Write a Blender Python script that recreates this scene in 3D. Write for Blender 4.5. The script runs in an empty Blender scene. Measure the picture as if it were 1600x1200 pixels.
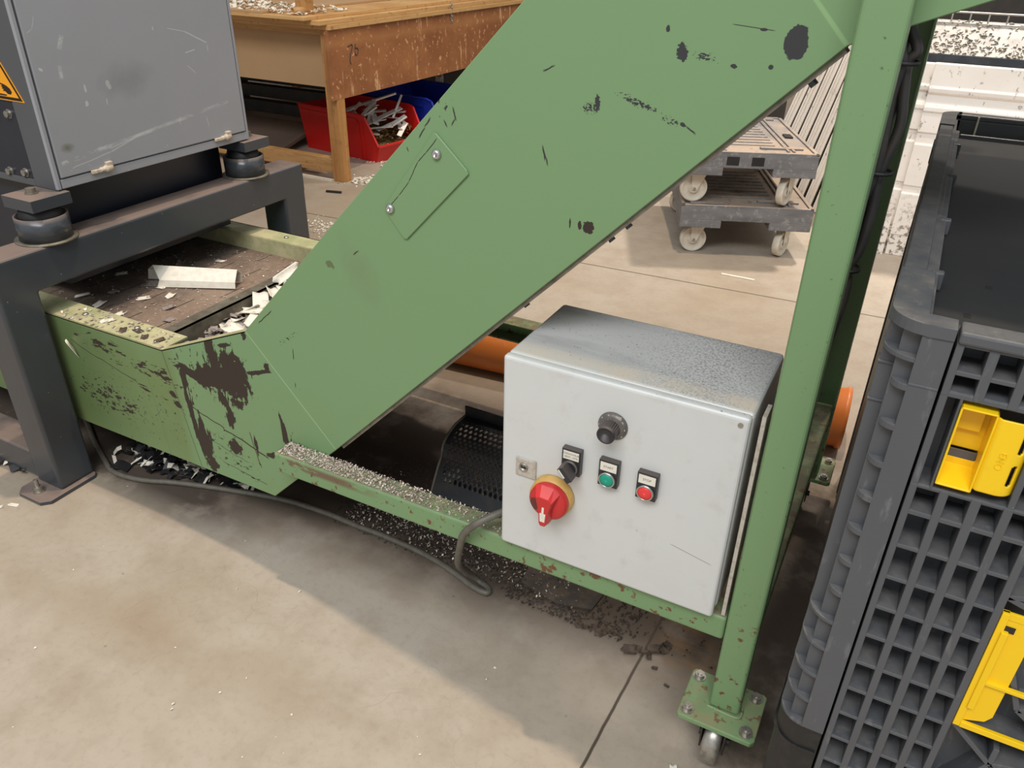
import bpy, bmesh, math, random
from mathutils import Vector, Matrix
random.seed(7)
PI = math.pi
SC = bpy.context.scene
COL = SC.collection
R = math.radians

# ------------------------------------------------------------------ camera
cam_d = bpy.data.cameras.new('camera')
cam_d.sensor_width = 36.0
cam_d.lens = 1229.52 / 1600 * 36.0
cam_d.clip_start = 0.02
cam = bpy.data.objects.new('camera', cam_d)
COL.objects.link(cam)
YAW, PIT, ROL = -0.474682, 0.524945, -0.020413
_f = Vector((math.sin(YAW) * math.cos(PIT), math.cos(YAW) * math.cos(PIT), -math.sin(PIT)))
_r = Vector((math.cos(YAW), -math.sin(YAW), 0))
_d = _f.cross(_r)
_r2 = math.cos(ROL) * _r + math.sin(ROL) * _d
_d2 = -math.sin(ROL) * _r + math.cos(ROL) * _d
_m = Matrix((( _r2.x, -_d2.x, -_f.x, 0), (_r2.y, -_d2.y, -_f.y, 0), (_r2.z, -_d2.z, -_f.z, 1.34), (0, 0, 0, 1)))
cam.matrix_world = _m
SC.camera = cam

# ------------------------------------------------------------------ light
world = bpy.data.worlds.new('hall_ambience')
SC.world = world
world.use_nodes = True
_bg = world.node_tree.nodes['Background']
_bg.inputs[0].default_value = (0.93, 0.975, 1.0, 1)
_bg.inputs[1].default_value = 0.58

def lamp(name, loc, target, sx, sy, power, col, spread=180):
    d = bpy.data.lights.new(name, 'AREA')
    d.shape = 'RECTANGLE'; d.size = sx; d.size_y = sy
    d.energy = power; d.color = col; d.spread = R(spread)
    o = bpy.data.objects.new(name, d); COL.objects.link(o)
    o.location = loc
    o.rotation_euler = (Vector(target) - Vector(loc)).to_track_quat('-Z', 'Y').to_euler()
    return o
# high-bay lamp almost straight above the conveyor, then two added fills
lamp('high_bay_or_fill_lamp', (-0.75, 1.78, 7.0), (-0.75, 1.6, 0), 0.13, 0.13, 222, (1.0, 0.80, 0.60))
lamp('high_bay_or_fill_lamp', (0.6, 6.2, 7.0), (0.3, 5.2, 0), 0.5, 0.5, 92, (1.0, 0.89, 0.78), 66)  # unseen fill added to brighten the far floor, spread narrowed off the conveyor
lamp('added_front_fill', (0.1, -3.2, 6.2), (-0.6, 1.0, 0.4), 5.0, 2.0, 380, (0.98, 0.99, 1.0))  # invented soft fill high behind the viewer, lifts camera-facing sides and floor shadow

SC.view_settings.view_transform = 'Standard'
SC.view_settings.look = 'None'
SC.view_settings.gamma = 1.0
SC.view_settings.use_curve_mapping = False
SC.view_settings.exposure = 0.0

# ------------------------------------------------------------------ colours and materials
def lin(v):
    v /= 255.0
    return v / 12.92 if v <= 0.04045 else ((v + 0.055) / 1.055) ** 2.4
def rgb(r, g, b):
    return (lin(r), lin(g), lin(b), 1.0)

class NT:
    def __init__(self, m):
        self.t = m.node_tree; self.pos = None; self.nrm = None; self.xyz = None; self.memo = {}
    def node(self, typ, **kw):
        n = self.t.nodes.new(typ)
        for k, v in kw.items(): setattr(n, k, v)
        return n
    def link(self, a, b): self.t.links.new(a, b)
    def setin(self, sock, v):
        if hasattr(v, 'links'): self.link(v, sock)
        else: sock.default_value = v
    def geo(self):
        if not self.pos:
            g = self.node('ShaderNodeNewGeometry'); self.pos = g.outputs['Position']; self.nrm = g.outputs['Normal']
        return self.pos
    def math(self, op, a, b=0.0, clamp=False):
        n = self.node('ShaderNodeMath', operation=op); n.use_clamp = clamp
        self.setin(n.inputs[0], a); self.setin(n.inputs[1], b)
        return n.outputs[0]
    def sep(self, v):
        if v == self.pos:
            if self.xyz is None:
                n = self.node('ShaderNodeSeparateXYZ'); self.link(v, n.inputs[0]); self.xyz = n.outputs
            return self.xyz
        n = self.node('ShaderNodeSeparateXYZ'); self.link(v, n.inputs[0]); return n.outputs
    def mapped(self, loc=(0, 0, 0), rot=(0, 0, 0), scale=(1, 1, 1), typ='POINT'):
        n = self.node('ShaderNodeMapping', vector_type=typ)
        self.link(self.geo(), n.inputs[0])
        n.inputs[1].default_value = loc; n.inputs[2].default_value = rot; n.inputs[3].default_value = scale
        return n.outputs[0]
    def step(self, v, lo, hi):
        n = self.node('ShaderNodeMapRange'); n.clamp = True
        self.link(v, n.inputs[0]); n.inputs[1].default_value = lo; n.inputs[2].default_value = hi
        n.inputs[3].default_value = 0; n.inputs[4].default_value = 1
        return n.outputs[0]

def noise(scale, lo, hi, st=(1, 1, 1), rot=(0, 0, 0), detail=5, rough=0.6, seed=0.0):
    def f(nt):
        n = nt.node('ShaderNodeTexNoise')
        nt.link(nt.mapped((seed, seed * 1.7, seed * 0.6), rot, st), n.inputs['Vector'])
        n.inputs['Scale'].default_value = scale; n.inputs['Detail'].default_value = detail; n.inputs['Roughness'].default_value = rough
        return nt.step(n.outputs['Fac'], lo, hi)
    return f
def up(lo=0.5, hi=0.9):
    def f(nt):
        nt.geo(); return nt.step(nt.sep(nt.nrm)[2], lo, hi)
    return f
def mul(*fs):
    def f(nt):
        v = fs[0](nt)
        for g in fs[1:]: v = nt.math('MULTIPLY', v, g(nt))
        return v
    return f
def mx(*fs):
    def f(nt):
        v = fs[0](nt)
        for g in fs[1:]: v = nt.math('MAXIMUM', v, g(nt))
        return v
    return f
def amt(g, k):
    return lambda nt: nt.math('MULTIPLY', g(nt), k)
def axis_band(ax, lo, hi, soft):
    """1 between lo and hi of a world axis with soft ends"""
    def f(nt):
        s = nt.sep(nt.geo())[ax]
        return nt.math('MULTIPLY', nt.step(s, lo - soft, lo + soft), nt.step(nt.math('MULTIPLY', s, -1.0), -hi - soft, -hi + soft))
    return f
def chip(cx, cz, rx, rz, ang=0.0, scale=60, bias=0.0, st=(1, 1, 1), plane='xz', seed=0.0, gain=0.9, detail=4, soft=0.06):
    """paint loss of its own shape: an ellipse on a plane whose edge is torn by noise"""
    def f(nt):
        s = nt.sep(nt.geo())
        a = s[0] if plane == 'xz' else s[1]
        if plane == 'xy': a, b = s[0], s[1]
        else: b = s[2]
        da = nt.math('SUBTRACT', a, cx); db = nt.math('SUBTRACT', b, cz)
        ca, sa = math.cos(ang), math.sin(ang)
        u = nt.math('DIVIDE', nt.math('ADD', nt.math('MULTIPLY', da, ca), nt.math('MULTIPLY', db, sa)), rx)
        v = nt.math('DIVIDE', nt.math('SUBTRACT', nt.math('MULTIPLY', db, ca), nt.math('MULTIPLY', da, sa)), rz)
        d = nt.math('SQRT', nt.math('ADD', nt.math('MULTIPLY', u, u), nt.math('MULTIPLY', v, v)))
        n = nt.node('ShaderNodeTexNoise')
        nt.link(nt.mapped((seed, seed, seed), (0, 0, 0), st), n.inputs['Vector'])
        n.inputs['Scale'].default_value = scale; n.inputs['Detail'].default_value = detail; n.inputs['Roughness'].default_value = 0.6
        w = nt.math('ADD', nt.math('MULTIPLY', nt.math('SUBTRACT', n.outputs['Fac'], 0.5), gain * 2.2), nt.math('SUBTRACT', 1.0 + bias, d))
        return nt.step(w, 0.0, soft)
    return f
def specks(cx, cz, rx, rz, ang=0.0, scale=160, thr=0.60, st=(1, 1, 1), plane='xz', seed=0.0, detail=4, fade=0.25):
    """many small torn paint losses inside an ellipse"""
    def f(nt):
        s = nt.sep(nt.geo())
        a = s[1] if plane == 'yz' else s[0]
        b = s[1] if plane == 'xy' else s[2]
        da = nt.math('SUBTRACT', a, cx); db = nt.math('SUBTRACT', b, cz)
        ca, sa = math.cos(ang), math.sin(ang)
        u = nt.math('DIVIDE', nt.math('ADD', nt.math('MULTIPLY', da, ca), nt.math('MULTIPLY', db, sa)), rx)
        v = nt.math('DIVIDE', nt.math('SUBTRACT', nt.math('MULTIPLY', db, ca), nt.math('MULTIPLY', da, sa)), rz)
        d = nt.math('SQRT', nt.math('ADD', nt.math('MULTIPLY', u, u), nt.math('MULTIPLY', v, v)))
        n = nt.node('ShaderNodeTexNoise')
        nt.link(nt.mapped((seed, seed, seed), (0, -ang, 0), st), n.inputs['Vector'])
        n.inputs['Scale'].default_value = scale; n.inputs['Detail'].default_value = detail; n.inputs['Roughness'].default_value = 0.62
        w = nt.math('SUBTRACT', nt.math('SUBTRACT', n.outputs['Fac'], thr), nt.math('MULTIPLY', nt.math('MAXIMUM', nt.math('SUBTRACT', d, 0.4), 0.0), fade))
        return nt.step(w, 0.0, 0.012)
    return f
def line_mask(p, q, w, plane='xz', wob=0.0, wscale=20):
    """a thin straight mark between two points of a plane"""
    L = math.hypot(q[0] - p[0], q[1] - p[1]); ang = math.atan2(q[1] - p[1], q[0] - p[0])
    def f(nt):
        s = nt.sep(nt.geo())
        a = s[1] if plane == 'yz' else s[0]
        b = s[1] if plane == 'xy' else s[2]
        da = nt.math('SUBTRACT', a, p[0]); db = nt.math('SUBTRACT', b, p[1])
        ca, sa = math.cos(ang), math.sin(ang)
        u = nt.math('ADD', nt.math('MULTIPLY', da, ca), nt.math('MULTIPLY', db, sa))
        v = nt.math('SUBTRACT', nt.math('MULTIPLY', db, ca), nt.math('MULTIPLY', da, sa))
        if wob:
            n = nt.node('ShaderNodeTexNoise'); nt.link(nt.geo(), n.inputs['Vector']); n.inputs['Scale'].default_value = wscale
            v = nt.math('ADD', v, nt.math('MULTIPLY', nt.math('SUBTRACT', n.outputs['Fac'], 0.5), wob))
        m = nt.step(nt.math('ABSOLUTE', v), w, w * 0.5)
        m = nt.math('MULTIPLY', m, nt.step(u, -0.002, 0.004))
        return nt.math('MULTIPLY', m, nt.step(u, L + 0.002, L - 0.004))
    return f
def cracks(scale, w, lo, hi, seed=0.0):
    """fine map-cracking kept to some areas"""
    def f(nt):
        n = nt.node('ShaderNodeTexVoronoi', feature='DISTANCE_TO_EDGE')
        v = nt.node('ShaderNodeTexNoise'); nt.link(nt.geo(), v.inputs['Vector']); v.inputs['Scale'].default_value = 6
        a = nt.node('ShaderNodeVectorMath', operation='MULTIPLY_ADD')
        nt.link(v.outputs['Color'], a.inputs[0]); a.inputs[1].default_value = (0.12, 0.12, 0.12); nt.link(nt.geo(), a.inputs[2])
        nt.link(a.outputs[0], n.inputs['Vector']); n.inputs['Scale'].default_value = scale
        return nt.math('MULTIPLY', nt.step(n.outputs['Distance'], w, w * 0.3), noise(1.6, lo, hi, seed=seed)(nt))
    return f
def belt_slots(nt):
    """short slits in staggered rows across the belt plates"""
    s = nt.sep(nt.geo())
    u = nt.math('DIVIDE', nt.math('ADD', s[0], 1.655), -0.054)
    row = nt.math('ROUND', u)
    a = nt.step(nt.math('MULTIPLY', nt.math('ABSOLUTE', nt.math('SUBTRACT', u, row)), 0.054), 0.0020, 0.0012)
    v = nt.math('DIVIDE', nt.math('SUBTRACT', nt.math('SUBTRACT', s[1], 1.16), nt.math('MULTIPLY', nt.math('FLOORED_MODULO', row, 2.0), 0.13)), 0.26)
    return nt.math('MULTIPLY', a, nt.math('LESS_THAN', nt.math('FRACT', v), 0.34))
def voro_spots(scale, r, keep, seed=0.0, st=(1, 1, 1), rot=(0, 0, 0)):
    def f(nt):
        n = nt.node('ShaderNodeTexVoronoi'); nt.link(nt.mapped((seed, seed, seed), rot, st), n.inputs['Vector'])
        n.inputs['Scale'].default_value = scale
        k = nt.step(nt.sep(n.outputs['Color'])[0], 1 - keep, 1 - keep + 0.02)
        return nt.math('MULTIPLY', nt.step(n.outputs['Distance'], r, r * 0.6), k)
    return f

def mk(name, col, rough=0.5, metal=0.0, layers=(), bump=None, spec=0.5, trans=0.0):
    m = bpy.data.materials.new(name); m.use_nodes = True
    nt = NT(m); b = m.node_tree.nodes['Principled BSDF']
    b.inputs['Metallic'].default_value = metal
    b.inputs['Specular IOR Level'].default_value = spec
    cur = None; rcur = None
    for L in layers:
        mask = L[0](nt); c = L[1]; r = L[2] if len(L) > 2 else None
        n = nt.node('ShaderNodeMix', data_type='RGBA')
        nt.link(mask, n.inputs[0])
        if cur is None: n.inputs[6].default_value = col
        else: nt.link(cur, n.inputs[6])
        n.inputs[7].default_value = c
        cur = n.outputs[2]
        if r is not None:
            q = nt.node('ShaderNodeMix', data_type='FLOAT'); nt.link(mask, q.inputs[0])
            if rcur is None: q.inputs[2].default_value = rough
            else: nt.link(rcur, q.inputs[2])
            q.inputs[3].default_value = r; rcur = q.outputs[0]
    if cur is None: b.inputs['Base Color'].default_value = col
    else: nt.link(cur, b.inputs['Base Color'])
    if rcur is None: b.inputs['Roughness'].default_value = rough
    else: nt.link(rcur, b.inputs['Roughness'])
    if bump:
        h = bump[0](nt); q = nt.node('ShaderNodeBump'); nt.link(h, q.inputs['Height'])
        q.inputs['Strength'].default_value = bump[1]; q.inputs['Distance'].default_value = bump[2]
        nt.link(q.outputs[0], b.inputs['Normal'])
    return m

M = {}
GREEN = rgb(117, 148, 104)
CHIPC = rgb(50, 39, 32)
CHIPB = rgb(50, 50, 52)
DUST = rgb(150, 138, 104)
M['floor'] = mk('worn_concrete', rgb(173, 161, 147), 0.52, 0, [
    (noise(1.1, 0.35, 0.7, seed=3), rgb(165, 149, 128)),
    (noise(0.7, 0.45, 0.75, seed=9), rgb(180, 171, 158)),
    (noise(9, 0.45, 0.8, seed=5, detail=8), rgb(158, 144, 127)),
    (amt(chip(-1.25, 0.72, 0.75, 0.10, 0.06, 3, 0.0, plane='xy', seed=3, gain=0.9, soft=1.0), 0.55), rgb(150, 130, 106)),
    (amt(noise(2.4, 0.55, 0.75, seed=14), 0.5), rgb(146, 129, 108)),
    (amt(noise(60, 0.5, 0.8, detail=6), 0.35), rgb(140, 130, 118)),
    (amt(cracks(13, 0.009, 0.52, 0.62, seed=2), 0.3), rgb(128, 118, 104)),
    (amt(voro_spots(14, 0.06, 0.25, seed=4), 0.5), rgb(110, 100, 90)),
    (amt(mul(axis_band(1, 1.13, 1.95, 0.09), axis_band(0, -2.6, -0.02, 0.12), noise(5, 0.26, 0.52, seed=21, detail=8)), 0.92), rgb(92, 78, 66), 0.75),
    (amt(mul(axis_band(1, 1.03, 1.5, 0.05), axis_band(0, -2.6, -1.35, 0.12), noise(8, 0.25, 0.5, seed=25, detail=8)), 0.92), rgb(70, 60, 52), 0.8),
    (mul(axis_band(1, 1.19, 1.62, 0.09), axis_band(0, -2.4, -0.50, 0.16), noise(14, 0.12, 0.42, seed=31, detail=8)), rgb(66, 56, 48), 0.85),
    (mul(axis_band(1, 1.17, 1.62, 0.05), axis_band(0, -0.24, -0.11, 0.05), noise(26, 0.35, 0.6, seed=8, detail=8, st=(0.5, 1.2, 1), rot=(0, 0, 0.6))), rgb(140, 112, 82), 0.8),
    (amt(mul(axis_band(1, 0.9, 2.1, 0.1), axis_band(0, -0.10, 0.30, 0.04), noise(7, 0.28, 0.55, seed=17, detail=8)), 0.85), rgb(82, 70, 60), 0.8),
    (line_mask((-0.262, 1.6), (-0.300, 0.45), 0.0040, 'xy', 0.004), rgb(84, 72, 62)),
    (line_mask((-0.300, 0.45), (-0.37, -2.0), 0.0040, 'xy', 0.004), rgb(84, 72, 62)),
    (line_mask((-6.0, 2.98), (3.0, 3.42), 0.006, 'xy'), rgb(104, 94, 82)),
], (mx(noise(40, 0.3, 0.9, detail=8)), 0.12, 0.004), 0.35)

dust_up = mul(up(0.6, 0.95), noise(22, 0.35, 0.62, detail=7))
M['green'] = mk('green_enamel', GREEN, 0.42, 0, [
    (amt(noise(3, 0.4, 0.8, seed=2), 0.25), rgb(124, 152, 108)),
    (amt(noise(120, 0.66, 0.72, seed=6, detail=3), 0.7), rgb(72, 84, 58)),
    (amt(dust_up, 0.75), DUST, 0.8),
    (mul(axis_band(2, 0.1, 0.38, 0.06), axis_band(0, -1.3, 0.2, 0.1), noise(42, 0.585, 0.62, seed=12, detail=6)), rgb(110, 72, 52), 0.7),
    (amt(mul(axis_band(2, 0.322, 0.340, 0.004), axis_band(0, -1.15, -0.86, 0.05), axis_band(1, 0.9, 1.02, 0.01), noise(24, 0.40, 0.44, st=(0.35, 1, 1), seed=4, detail=7)), 0.9), rgb(112, 86, 68), 0.7),
    (amt(mul(up(0.6, 0.95), axis_band(2, 0.3, 0.36, 0.02), noise(30, 0.4, 0.55, detail=8)), 0.7), rgb(110, 98, 82), 0.85),
])
panel_chips = mx(
    # large brown patch with torn fingers
    chip(-1.292, 0.450, 0.082, 0.034, 0.12, 70, 0.02, (1.0, 1, 0.8), seed=1, gain=1.0, detail=8),
    chip(-1.236, 0.472, 0.042, 0.060, 0.0, 70, 0.05, (1.1, 1, 0.7), seed=2, gain=0.95, detail=8),
    chip(-1.294, 0.508, 0.017, 0.048, 0.05, 80, 0.0, (1.4, 1, 0.35), seed=3, gain=1.0, detail=8),
    chip(-1.372, 0.440, 0.062, 0.014, -0.30, 70, 0.0, (0.5, 1, 1.3), seed=4, gain=1.1, detail=8),
    chip(-1.158, 0.503, 0.040, 0.0055, 0.35, 120, 0.0, (0.6, 1, 1), seed=5, gain=0.8, detail=7),
    chip(-1.132, 0.518, 0.009, 0.017, 0.0, 100, -0.1, (1, 1, 0.5), seed=55, gain=1.1, detail=7),
    chip(-1.402, 0.310, 0.010, 0.100, 0.12, 60, 0.0, (2.0, 1, 0.25), seed=6, gain=1.1, detail=8),
    chip(-1.375, 0.250, 0.022, 0.070, 0.05, 60, 0.0, (1.4, 1, 0.35), seed=7, gain=1.1, detail=8),
    chip(-1.365, 0.19, 0.020, 0.022, 0.0, 80, 0.0, seed=77, gain=1.2, detail=8),
    chip(-1.272, 0.355, 0.016, 0.030, 0.0, 80, -0.05, (1.4, 1, 0.4), seed=8, gain=1.1, detail=8),
    chip(-1.285, 0.398, 0.016, 0.026, 0.2, 80, -0.05, (1.4, 1, 0.4), seed=83, gain=1.1, detail=8),
    chip(-1.240, 0.400, 0.022, 0.014, -0.2, 80, -0.05, seed=84, gain=1.1, detail=8),
    chip(-1.405, 0.425, 0.012, 0.030, 0.0, 80, -0.1, (1.4, 1, 0.4), seed=85, gain=1.1, detail=8),
    chip(-1.252, 0.545, 0.020, 0.006, 0.3, 90, -0.1, seed=86, gain=1.1, detail=8),
    chip(-1.185, 0.585, 0.007, 0.014, 0.0, 90, -0.1, seed=87, gain=1.0, detail=8),
    chip(-1.275, 0.270, 0.020, 0.024, 0.0, 80, -0.05, seed=9, gain=1.1, detail=8),
    chip(-1.205, 0.300, 0.006, 0.028, 0.1, 80, -0.05, (1.4, 1, 0.4), seed=88, gain=1.1, detail=8),
    chip(-1.160, 0.285, 0.020, 0.009, 0.5, 80, -0.05, seed=89, gain=1.1, detail=8),
    specks(-1.275, 0.455, 0.130, 0.100, 0.0, 80, 0.525, (1.6, 1, 0.5), seed=33, detail=7),
    specks(-1.40, 0.40, 0.03, 0.13, 0.0, 90, 0.54, (1.6, 1, 0.4), seed=12, detail=7),
    specks(-1.30, 0.26, 0.17, 0.11, 0.0, 80, 0.605, (0.9, 1, 1.1), seed=10, detail=7),
    specks(-1.26, 0.21, 0.12, 0.05, -0.2, 80, 0.585, (0.35, 1, 1.4), seed=40, detail=7),
    chip(-1.108, 0.350, 0.008, 0.060, 0.15, 60, 0.0, (1.8, 1, 0.3), seed=11, gain=1.1, detail=8),
    specks(-1.085, 0.315, 0.04, 0.08, 0.1, 80, 0.545, (1.5, 1, 0.35), seed=44, detail=7),
    # scuffs along the horizontal part
    specks(-1.62, 0.425, 0.23, 0.034, -0.16, 75, 0.525, (0.45, 1, 1.3), seed=13),
    specks(-1.47, 0.405, 0.035, 0.030, -0.3, 80, 0.50, (0.6, 1, 1.3), seed=45),
    specks(-1.55, 0.345, 0.12, 0.020, -0.2, 80, 0.56, (0.4, 1, 1.3), seed=46),
    specks(-1.70, 0.275, 0.17, 0.060, -0.1, 95, 0.54, (0.6, 1, 1.2), seed=15),
    specks(-1.62, 0.30, 0.25, 0.14, 0.0, 110, 0.635, seed=47, fade=0.1),
    specks(-1.50, 0.26, 0.12, 0.10, 0.0, 100, 0.63, seed=48),
    chip(-1.455, 0.36, 0.014, 0.010, -0.4, 150, -0.1, seed=49, gain=0.9),
    chip(-1.445, 0.335, 0.016, 0.010, -0.4, 150, -0.1, seed=50, gain=0.9),
    line_mask((-1.40, 0.345), (-1.30, 0.312), 0.0020, 'xz', 0.02, 14),
    line_mask((-1.30, 0.312), (-1.17, 0.275), 0.0024, 'xz', 0.03, 12),
    line_mask((-1.80, 0.42), (-1.58, 0.355), 0.0015, 'xz', 0.03, 9),
    line_mask((-1.22, 0.33), (-1.20, 0.235), 0.0016, 'xz', 0.01, 20),
    line_mask((-1.36, 0.265), (-1.24, 0.235), 0.0010, 'xz', 0.015, 30),
    line_mask((-1.33, 0.21), (-1.19, 0.19), 0.0010, 'xz', 0.012, 30),
    # small marks higher up
    chip(-0.172, 1.228, 0.013, 0.018, 0.0, 110, 0.12, seed=16, gain=0.35),
    chip(-0.197, 1.198, 0.0035, 0.0035, 0.0, 160, -0.1, seed=66, gain=0.3),
    chip(-0.2125, 1.2395, 0.005, 0.002, 0.0, 160, -0.1, seed=67, gain=0.3),
    chip(-0.310, 1.207, 0.007, 0.011, 0.3, 260, 0.0, seed=17, gain=0.8),
    specks(-0.280, 1.2035, 0.017, 0.006, -0.15, 330, 0.48, (0.6, 1, 1.3), seed=18),
    chip(-0.242, 1.1955, 0.004, 0.003, 0.0, 260, 0.0, seed=68, gain=0.6),
    chip(-0.332, 1.233, 0.003, 0.004, 0.0, 260, 0.0, seed=69, gain=0.6),
    specks(-0.431, 1.126, 0.015, 0.009, 0.1, 300, 0.46, seed=19),
    chip(-0.421, 1.134, 0.004, 0.012, 0.0, 260, -0.05, seed=20, gain=0.9),
    specks(-0.362, 1.139, 0.036, 0.0055, -0.28, 330, 0.46, (0.7, 1, 1.2), seed=21),
    specks(-0.315, 1.121, 0.014, 0.005, -0.3, 330, 0.47, (0.7, 1, 1.2), seed=22),
    chip(-0.297, 1.118, 0.004, 0.003, -0.5, 260, 0.0, seed=23, gain=0.6),
    line_mask((-0.292, 1.116), (-0.280, 1.108), 0.0013, 'xz', 0.004, 80),
    chip(-0.422, 0.955, 0.009, 0.009, 0.0, 200, 0.05, seed=24, gain=0.6),
    chip(-0.436, 0.956, 0.003, 0.007, 0.0, 200, 0.0, seed=25, gain=0.6),
    chip(-0.452, 0.957, 0.0015, 0.008, 0.0, 200, 0.0, seed=26, gain=0.6),
    line_mask((-0.505, 1.168), (-0.489, 1.176), 0.0013, 'xz', 0.004, 80),
    line_mask((-0.502, 1.064), (-0.493, 1.038), 0.0011, 'xz', 0.004, 80),
    line_mask((-0.25, 1.243), (-0.20, 1.239), 0.0006),
    specks(-0.675, 1.105, 0.040, 0.035, 0.0, 170, 0.640, (1.0, 1, 0.6), seed=27),
    line_mask((-0.729, 1.085), (-0.717, 1.112), 0.0020, 'xz', 0.006, 60),
    line_mask((-0.772, 1.045), (-0.700, 1.100), 0.0007, 'xz', 0.004, 60),
    line_mask((-0.655, 1.103), (-0.650, 1.085), 0.0016, 'xz', 0.005, 60),
    chip(-0.70, 0.62, 0.0045, 0.0045, 0.0, 100, 0.0, seed=29, gain=0.5),
    specks(-1.03, 0.43, 0.08, 0.16, 0.1, 120, 0.700, (1.6, 1, 0.5), seed=36),
    specks(-1.06, 0.61, 0.06, 0.008, 0.65, 150, 0.56, seed=37),
    line_mask((-0.6839, 1.0539), (-0.704, 1.0296), 0.0009, 'xz', 0.003, 60),
    line_mask((-0.704, 1.0296), (-0.7206, 1.0133), 0.0009, 'xz', 0.003, 60),
    line_mask((-0.7206, 1.0133), (-0.7398, 0.9784), 0.0009, 'xz', 0.003, 60),
    line_mask((-0.7398, 0.9784), (-0.7618, 0.9516), 0.0009, 'xz', 0.003, 60),
    line_mask((-0.7618, 0.9516), (-0.7815, 0.9299), 0.0009, 'xz', 0.003, 60),
    line_mask((-1.0506, 0.5884), (-1.0512, 0.563), 0.0014, 'xz', 0.004, 90),
    line_mask((-1.0566, 0.5067), (-1.0568, 0.4942), 0.0014, 'xz', 0.004, 90),
    line_mask((-0.5021, 1.0649), (-0.4971, 1.0451), 0.0014, 'xz', 0.004, 90),
    line_mask((-0.6713, 1.0824), (-0.6669, 1.0734), 0.0014, 'xz', 0.004, 90),
    line_mask((-0.7071, 1.0688), (-0.697, 1.0834), 0.0014, 'xz', 0.004, 90),
    line_mask((-0.7187, 1.0507), (-0.7071, 1.0668), 0.0014, 'xz', 0.004, 90),
    line_mask((-0.726, 1.0725), (-0.7239, 1.0669), 0.0014, 'xz', 0.004, 90),
    line_mask((-0.6576, 1.0764), (-0.6528, 1.0864), 0.0014, 'xz', 0.004, 90),
    line_mask((-0.7429, 1.0327), (-0.7408, 1.0269), 0.0014, 'xz', 0.004, 90),
    line_mask((-1.0694, 0.7455), (-1.065, 0.733), 0.0014, 'xz', 0.004, 90),
    line_mask((-1.135, 0.6261), (-1.0939, 0.6631), 0.0014, 'xz', 0.004, 90),
    line_mask((-0.8716, 0.8257), (-0.8592, 0.8354), 0.0014, 'xz', 0.004, 90),
)
_pc = panel_chips
def panel_chips(nt):
    if 'chips' not in nt.memo: nt.memo['chips'] = _pc(nt)
    return nt.memo['chips']
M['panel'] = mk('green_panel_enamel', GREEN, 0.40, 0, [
    (amt(noise(1.6, 0.35, 0.75, seed=2), 0.35), rgb(122, 152, 110)),
    (amt(mul(axis_band(2, 0.1, 0.55, 0.12), axis_band(0, -2.8, -1.43, 0.02), noise(3, 0.1, 0.6, seed=51, detail=6)), 0.75), rgb(106, 124, 74)),  # olive grime and painted-in shade left of the seam
    (amt(mul(axis_band(2, 0.1, 0.55, 0.12), axis_band(0, -2.8, -1.66, 0.12)), 0.6), rgb(84, 100, 62)),  # shade near the stand leg, put into the panel colour
    (amt(mul(axis_band(2, 0.1, 0.42, 0.10), noise(3.0, 0.45, 0.75, seed=41)), 0.35), rgb(126, 124, 72)),
    (amt(chip(-0.86, 0.80, 0.05, 0.10, 0.5, 14, -0.1, seed=5, gain=0.8, soft=0.9), 0.25), rgb(112, 112, 78)),
    (amt(chip(-0.93, 0.795, 0.012, 0.010, 0.5, 90, -0.25, seed=6, gain=1.0), 0.7), rgb(86, 88, 56)),
    (amt(chip(-1.0, 0.80, 0.012, 0.012, 0.5, 90, -0.25, seed=7, gain=1.0), 0.7), rgb(86, 88, 56)),
    (amt(mul(axis_band(0, -1.35, -1.05, 0.05), axis_band(2, 0.22, 0.30, 0.03), noise(50, 0.62, 0.66, seed=3)), 0.8), rgb(140, 84, 44)),
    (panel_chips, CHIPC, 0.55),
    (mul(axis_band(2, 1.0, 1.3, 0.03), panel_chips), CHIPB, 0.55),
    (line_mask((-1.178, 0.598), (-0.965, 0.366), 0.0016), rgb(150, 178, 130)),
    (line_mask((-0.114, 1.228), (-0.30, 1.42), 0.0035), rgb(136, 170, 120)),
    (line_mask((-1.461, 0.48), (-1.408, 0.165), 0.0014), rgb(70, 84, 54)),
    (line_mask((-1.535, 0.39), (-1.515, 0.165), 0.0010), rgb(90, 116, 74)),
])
M['flange'] = mk('dusty_green_flange', rgb(188, 182, 142), 0.6, 0, [
    (noise(16, 0.42, 0.66, seed=5, detail=7), rgb(156, 160, 116)),
    (amt(noise(40, 0.5, 0.7, seed=8, detail=7), 0.6), rgb(168, 150, 120)),
    (amt(noise(9, 0.55, 0.75, seed=15, detail=7), 0.6), rgb(138, 126, 98)),
    (amt(noise(160, 0.64, 0.70, seed=18), 0.6), rgb(92, 80, 62)),
])
M['steel_edge'] = mk('bare_steel_edge', rgb(126, 120, 106), 0.5, 0.3, [(noise(30, 0.4, 0.7), rgb(88, 82, 70))])
M['anthracite'] = mk('anthracite_paint', rgb(64, 68, 73), 0.24, 0, [
    (amt(mul(up(0.5, 0.9), noise(8, 0.10, 0.50, detail=8)), 0.9), rgb(134, 116, 106), 0.8),
    (amt(noise(5, 0.45, 0.8, seed=7), 0.3), rgb(42, 44, 50)),
    (amt(voro_spots(30, 0.05, 0.10, seed=6), 0.8), rgb(150, 150, 148)),
    (amt(mul(axis_band(2, 0.0, 0.5, 0.1), noise(4, 0.45, 0.7, seed=9)), 0.4), rgb(64, 55, 48)),
])
M['housing'] = mk('dark_grey_housing_paint', rgb(86, 87, 90), 0.4, 0, [
    (amt(noise(5, 0.4, 0.8, seed=4), 0.3), rgb(74, 75, 78)),
    (amt(voro_spots(26, 0.05, 0.15, seed=3), 0.6), rgb(160, 158, 152)),
])
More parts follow.
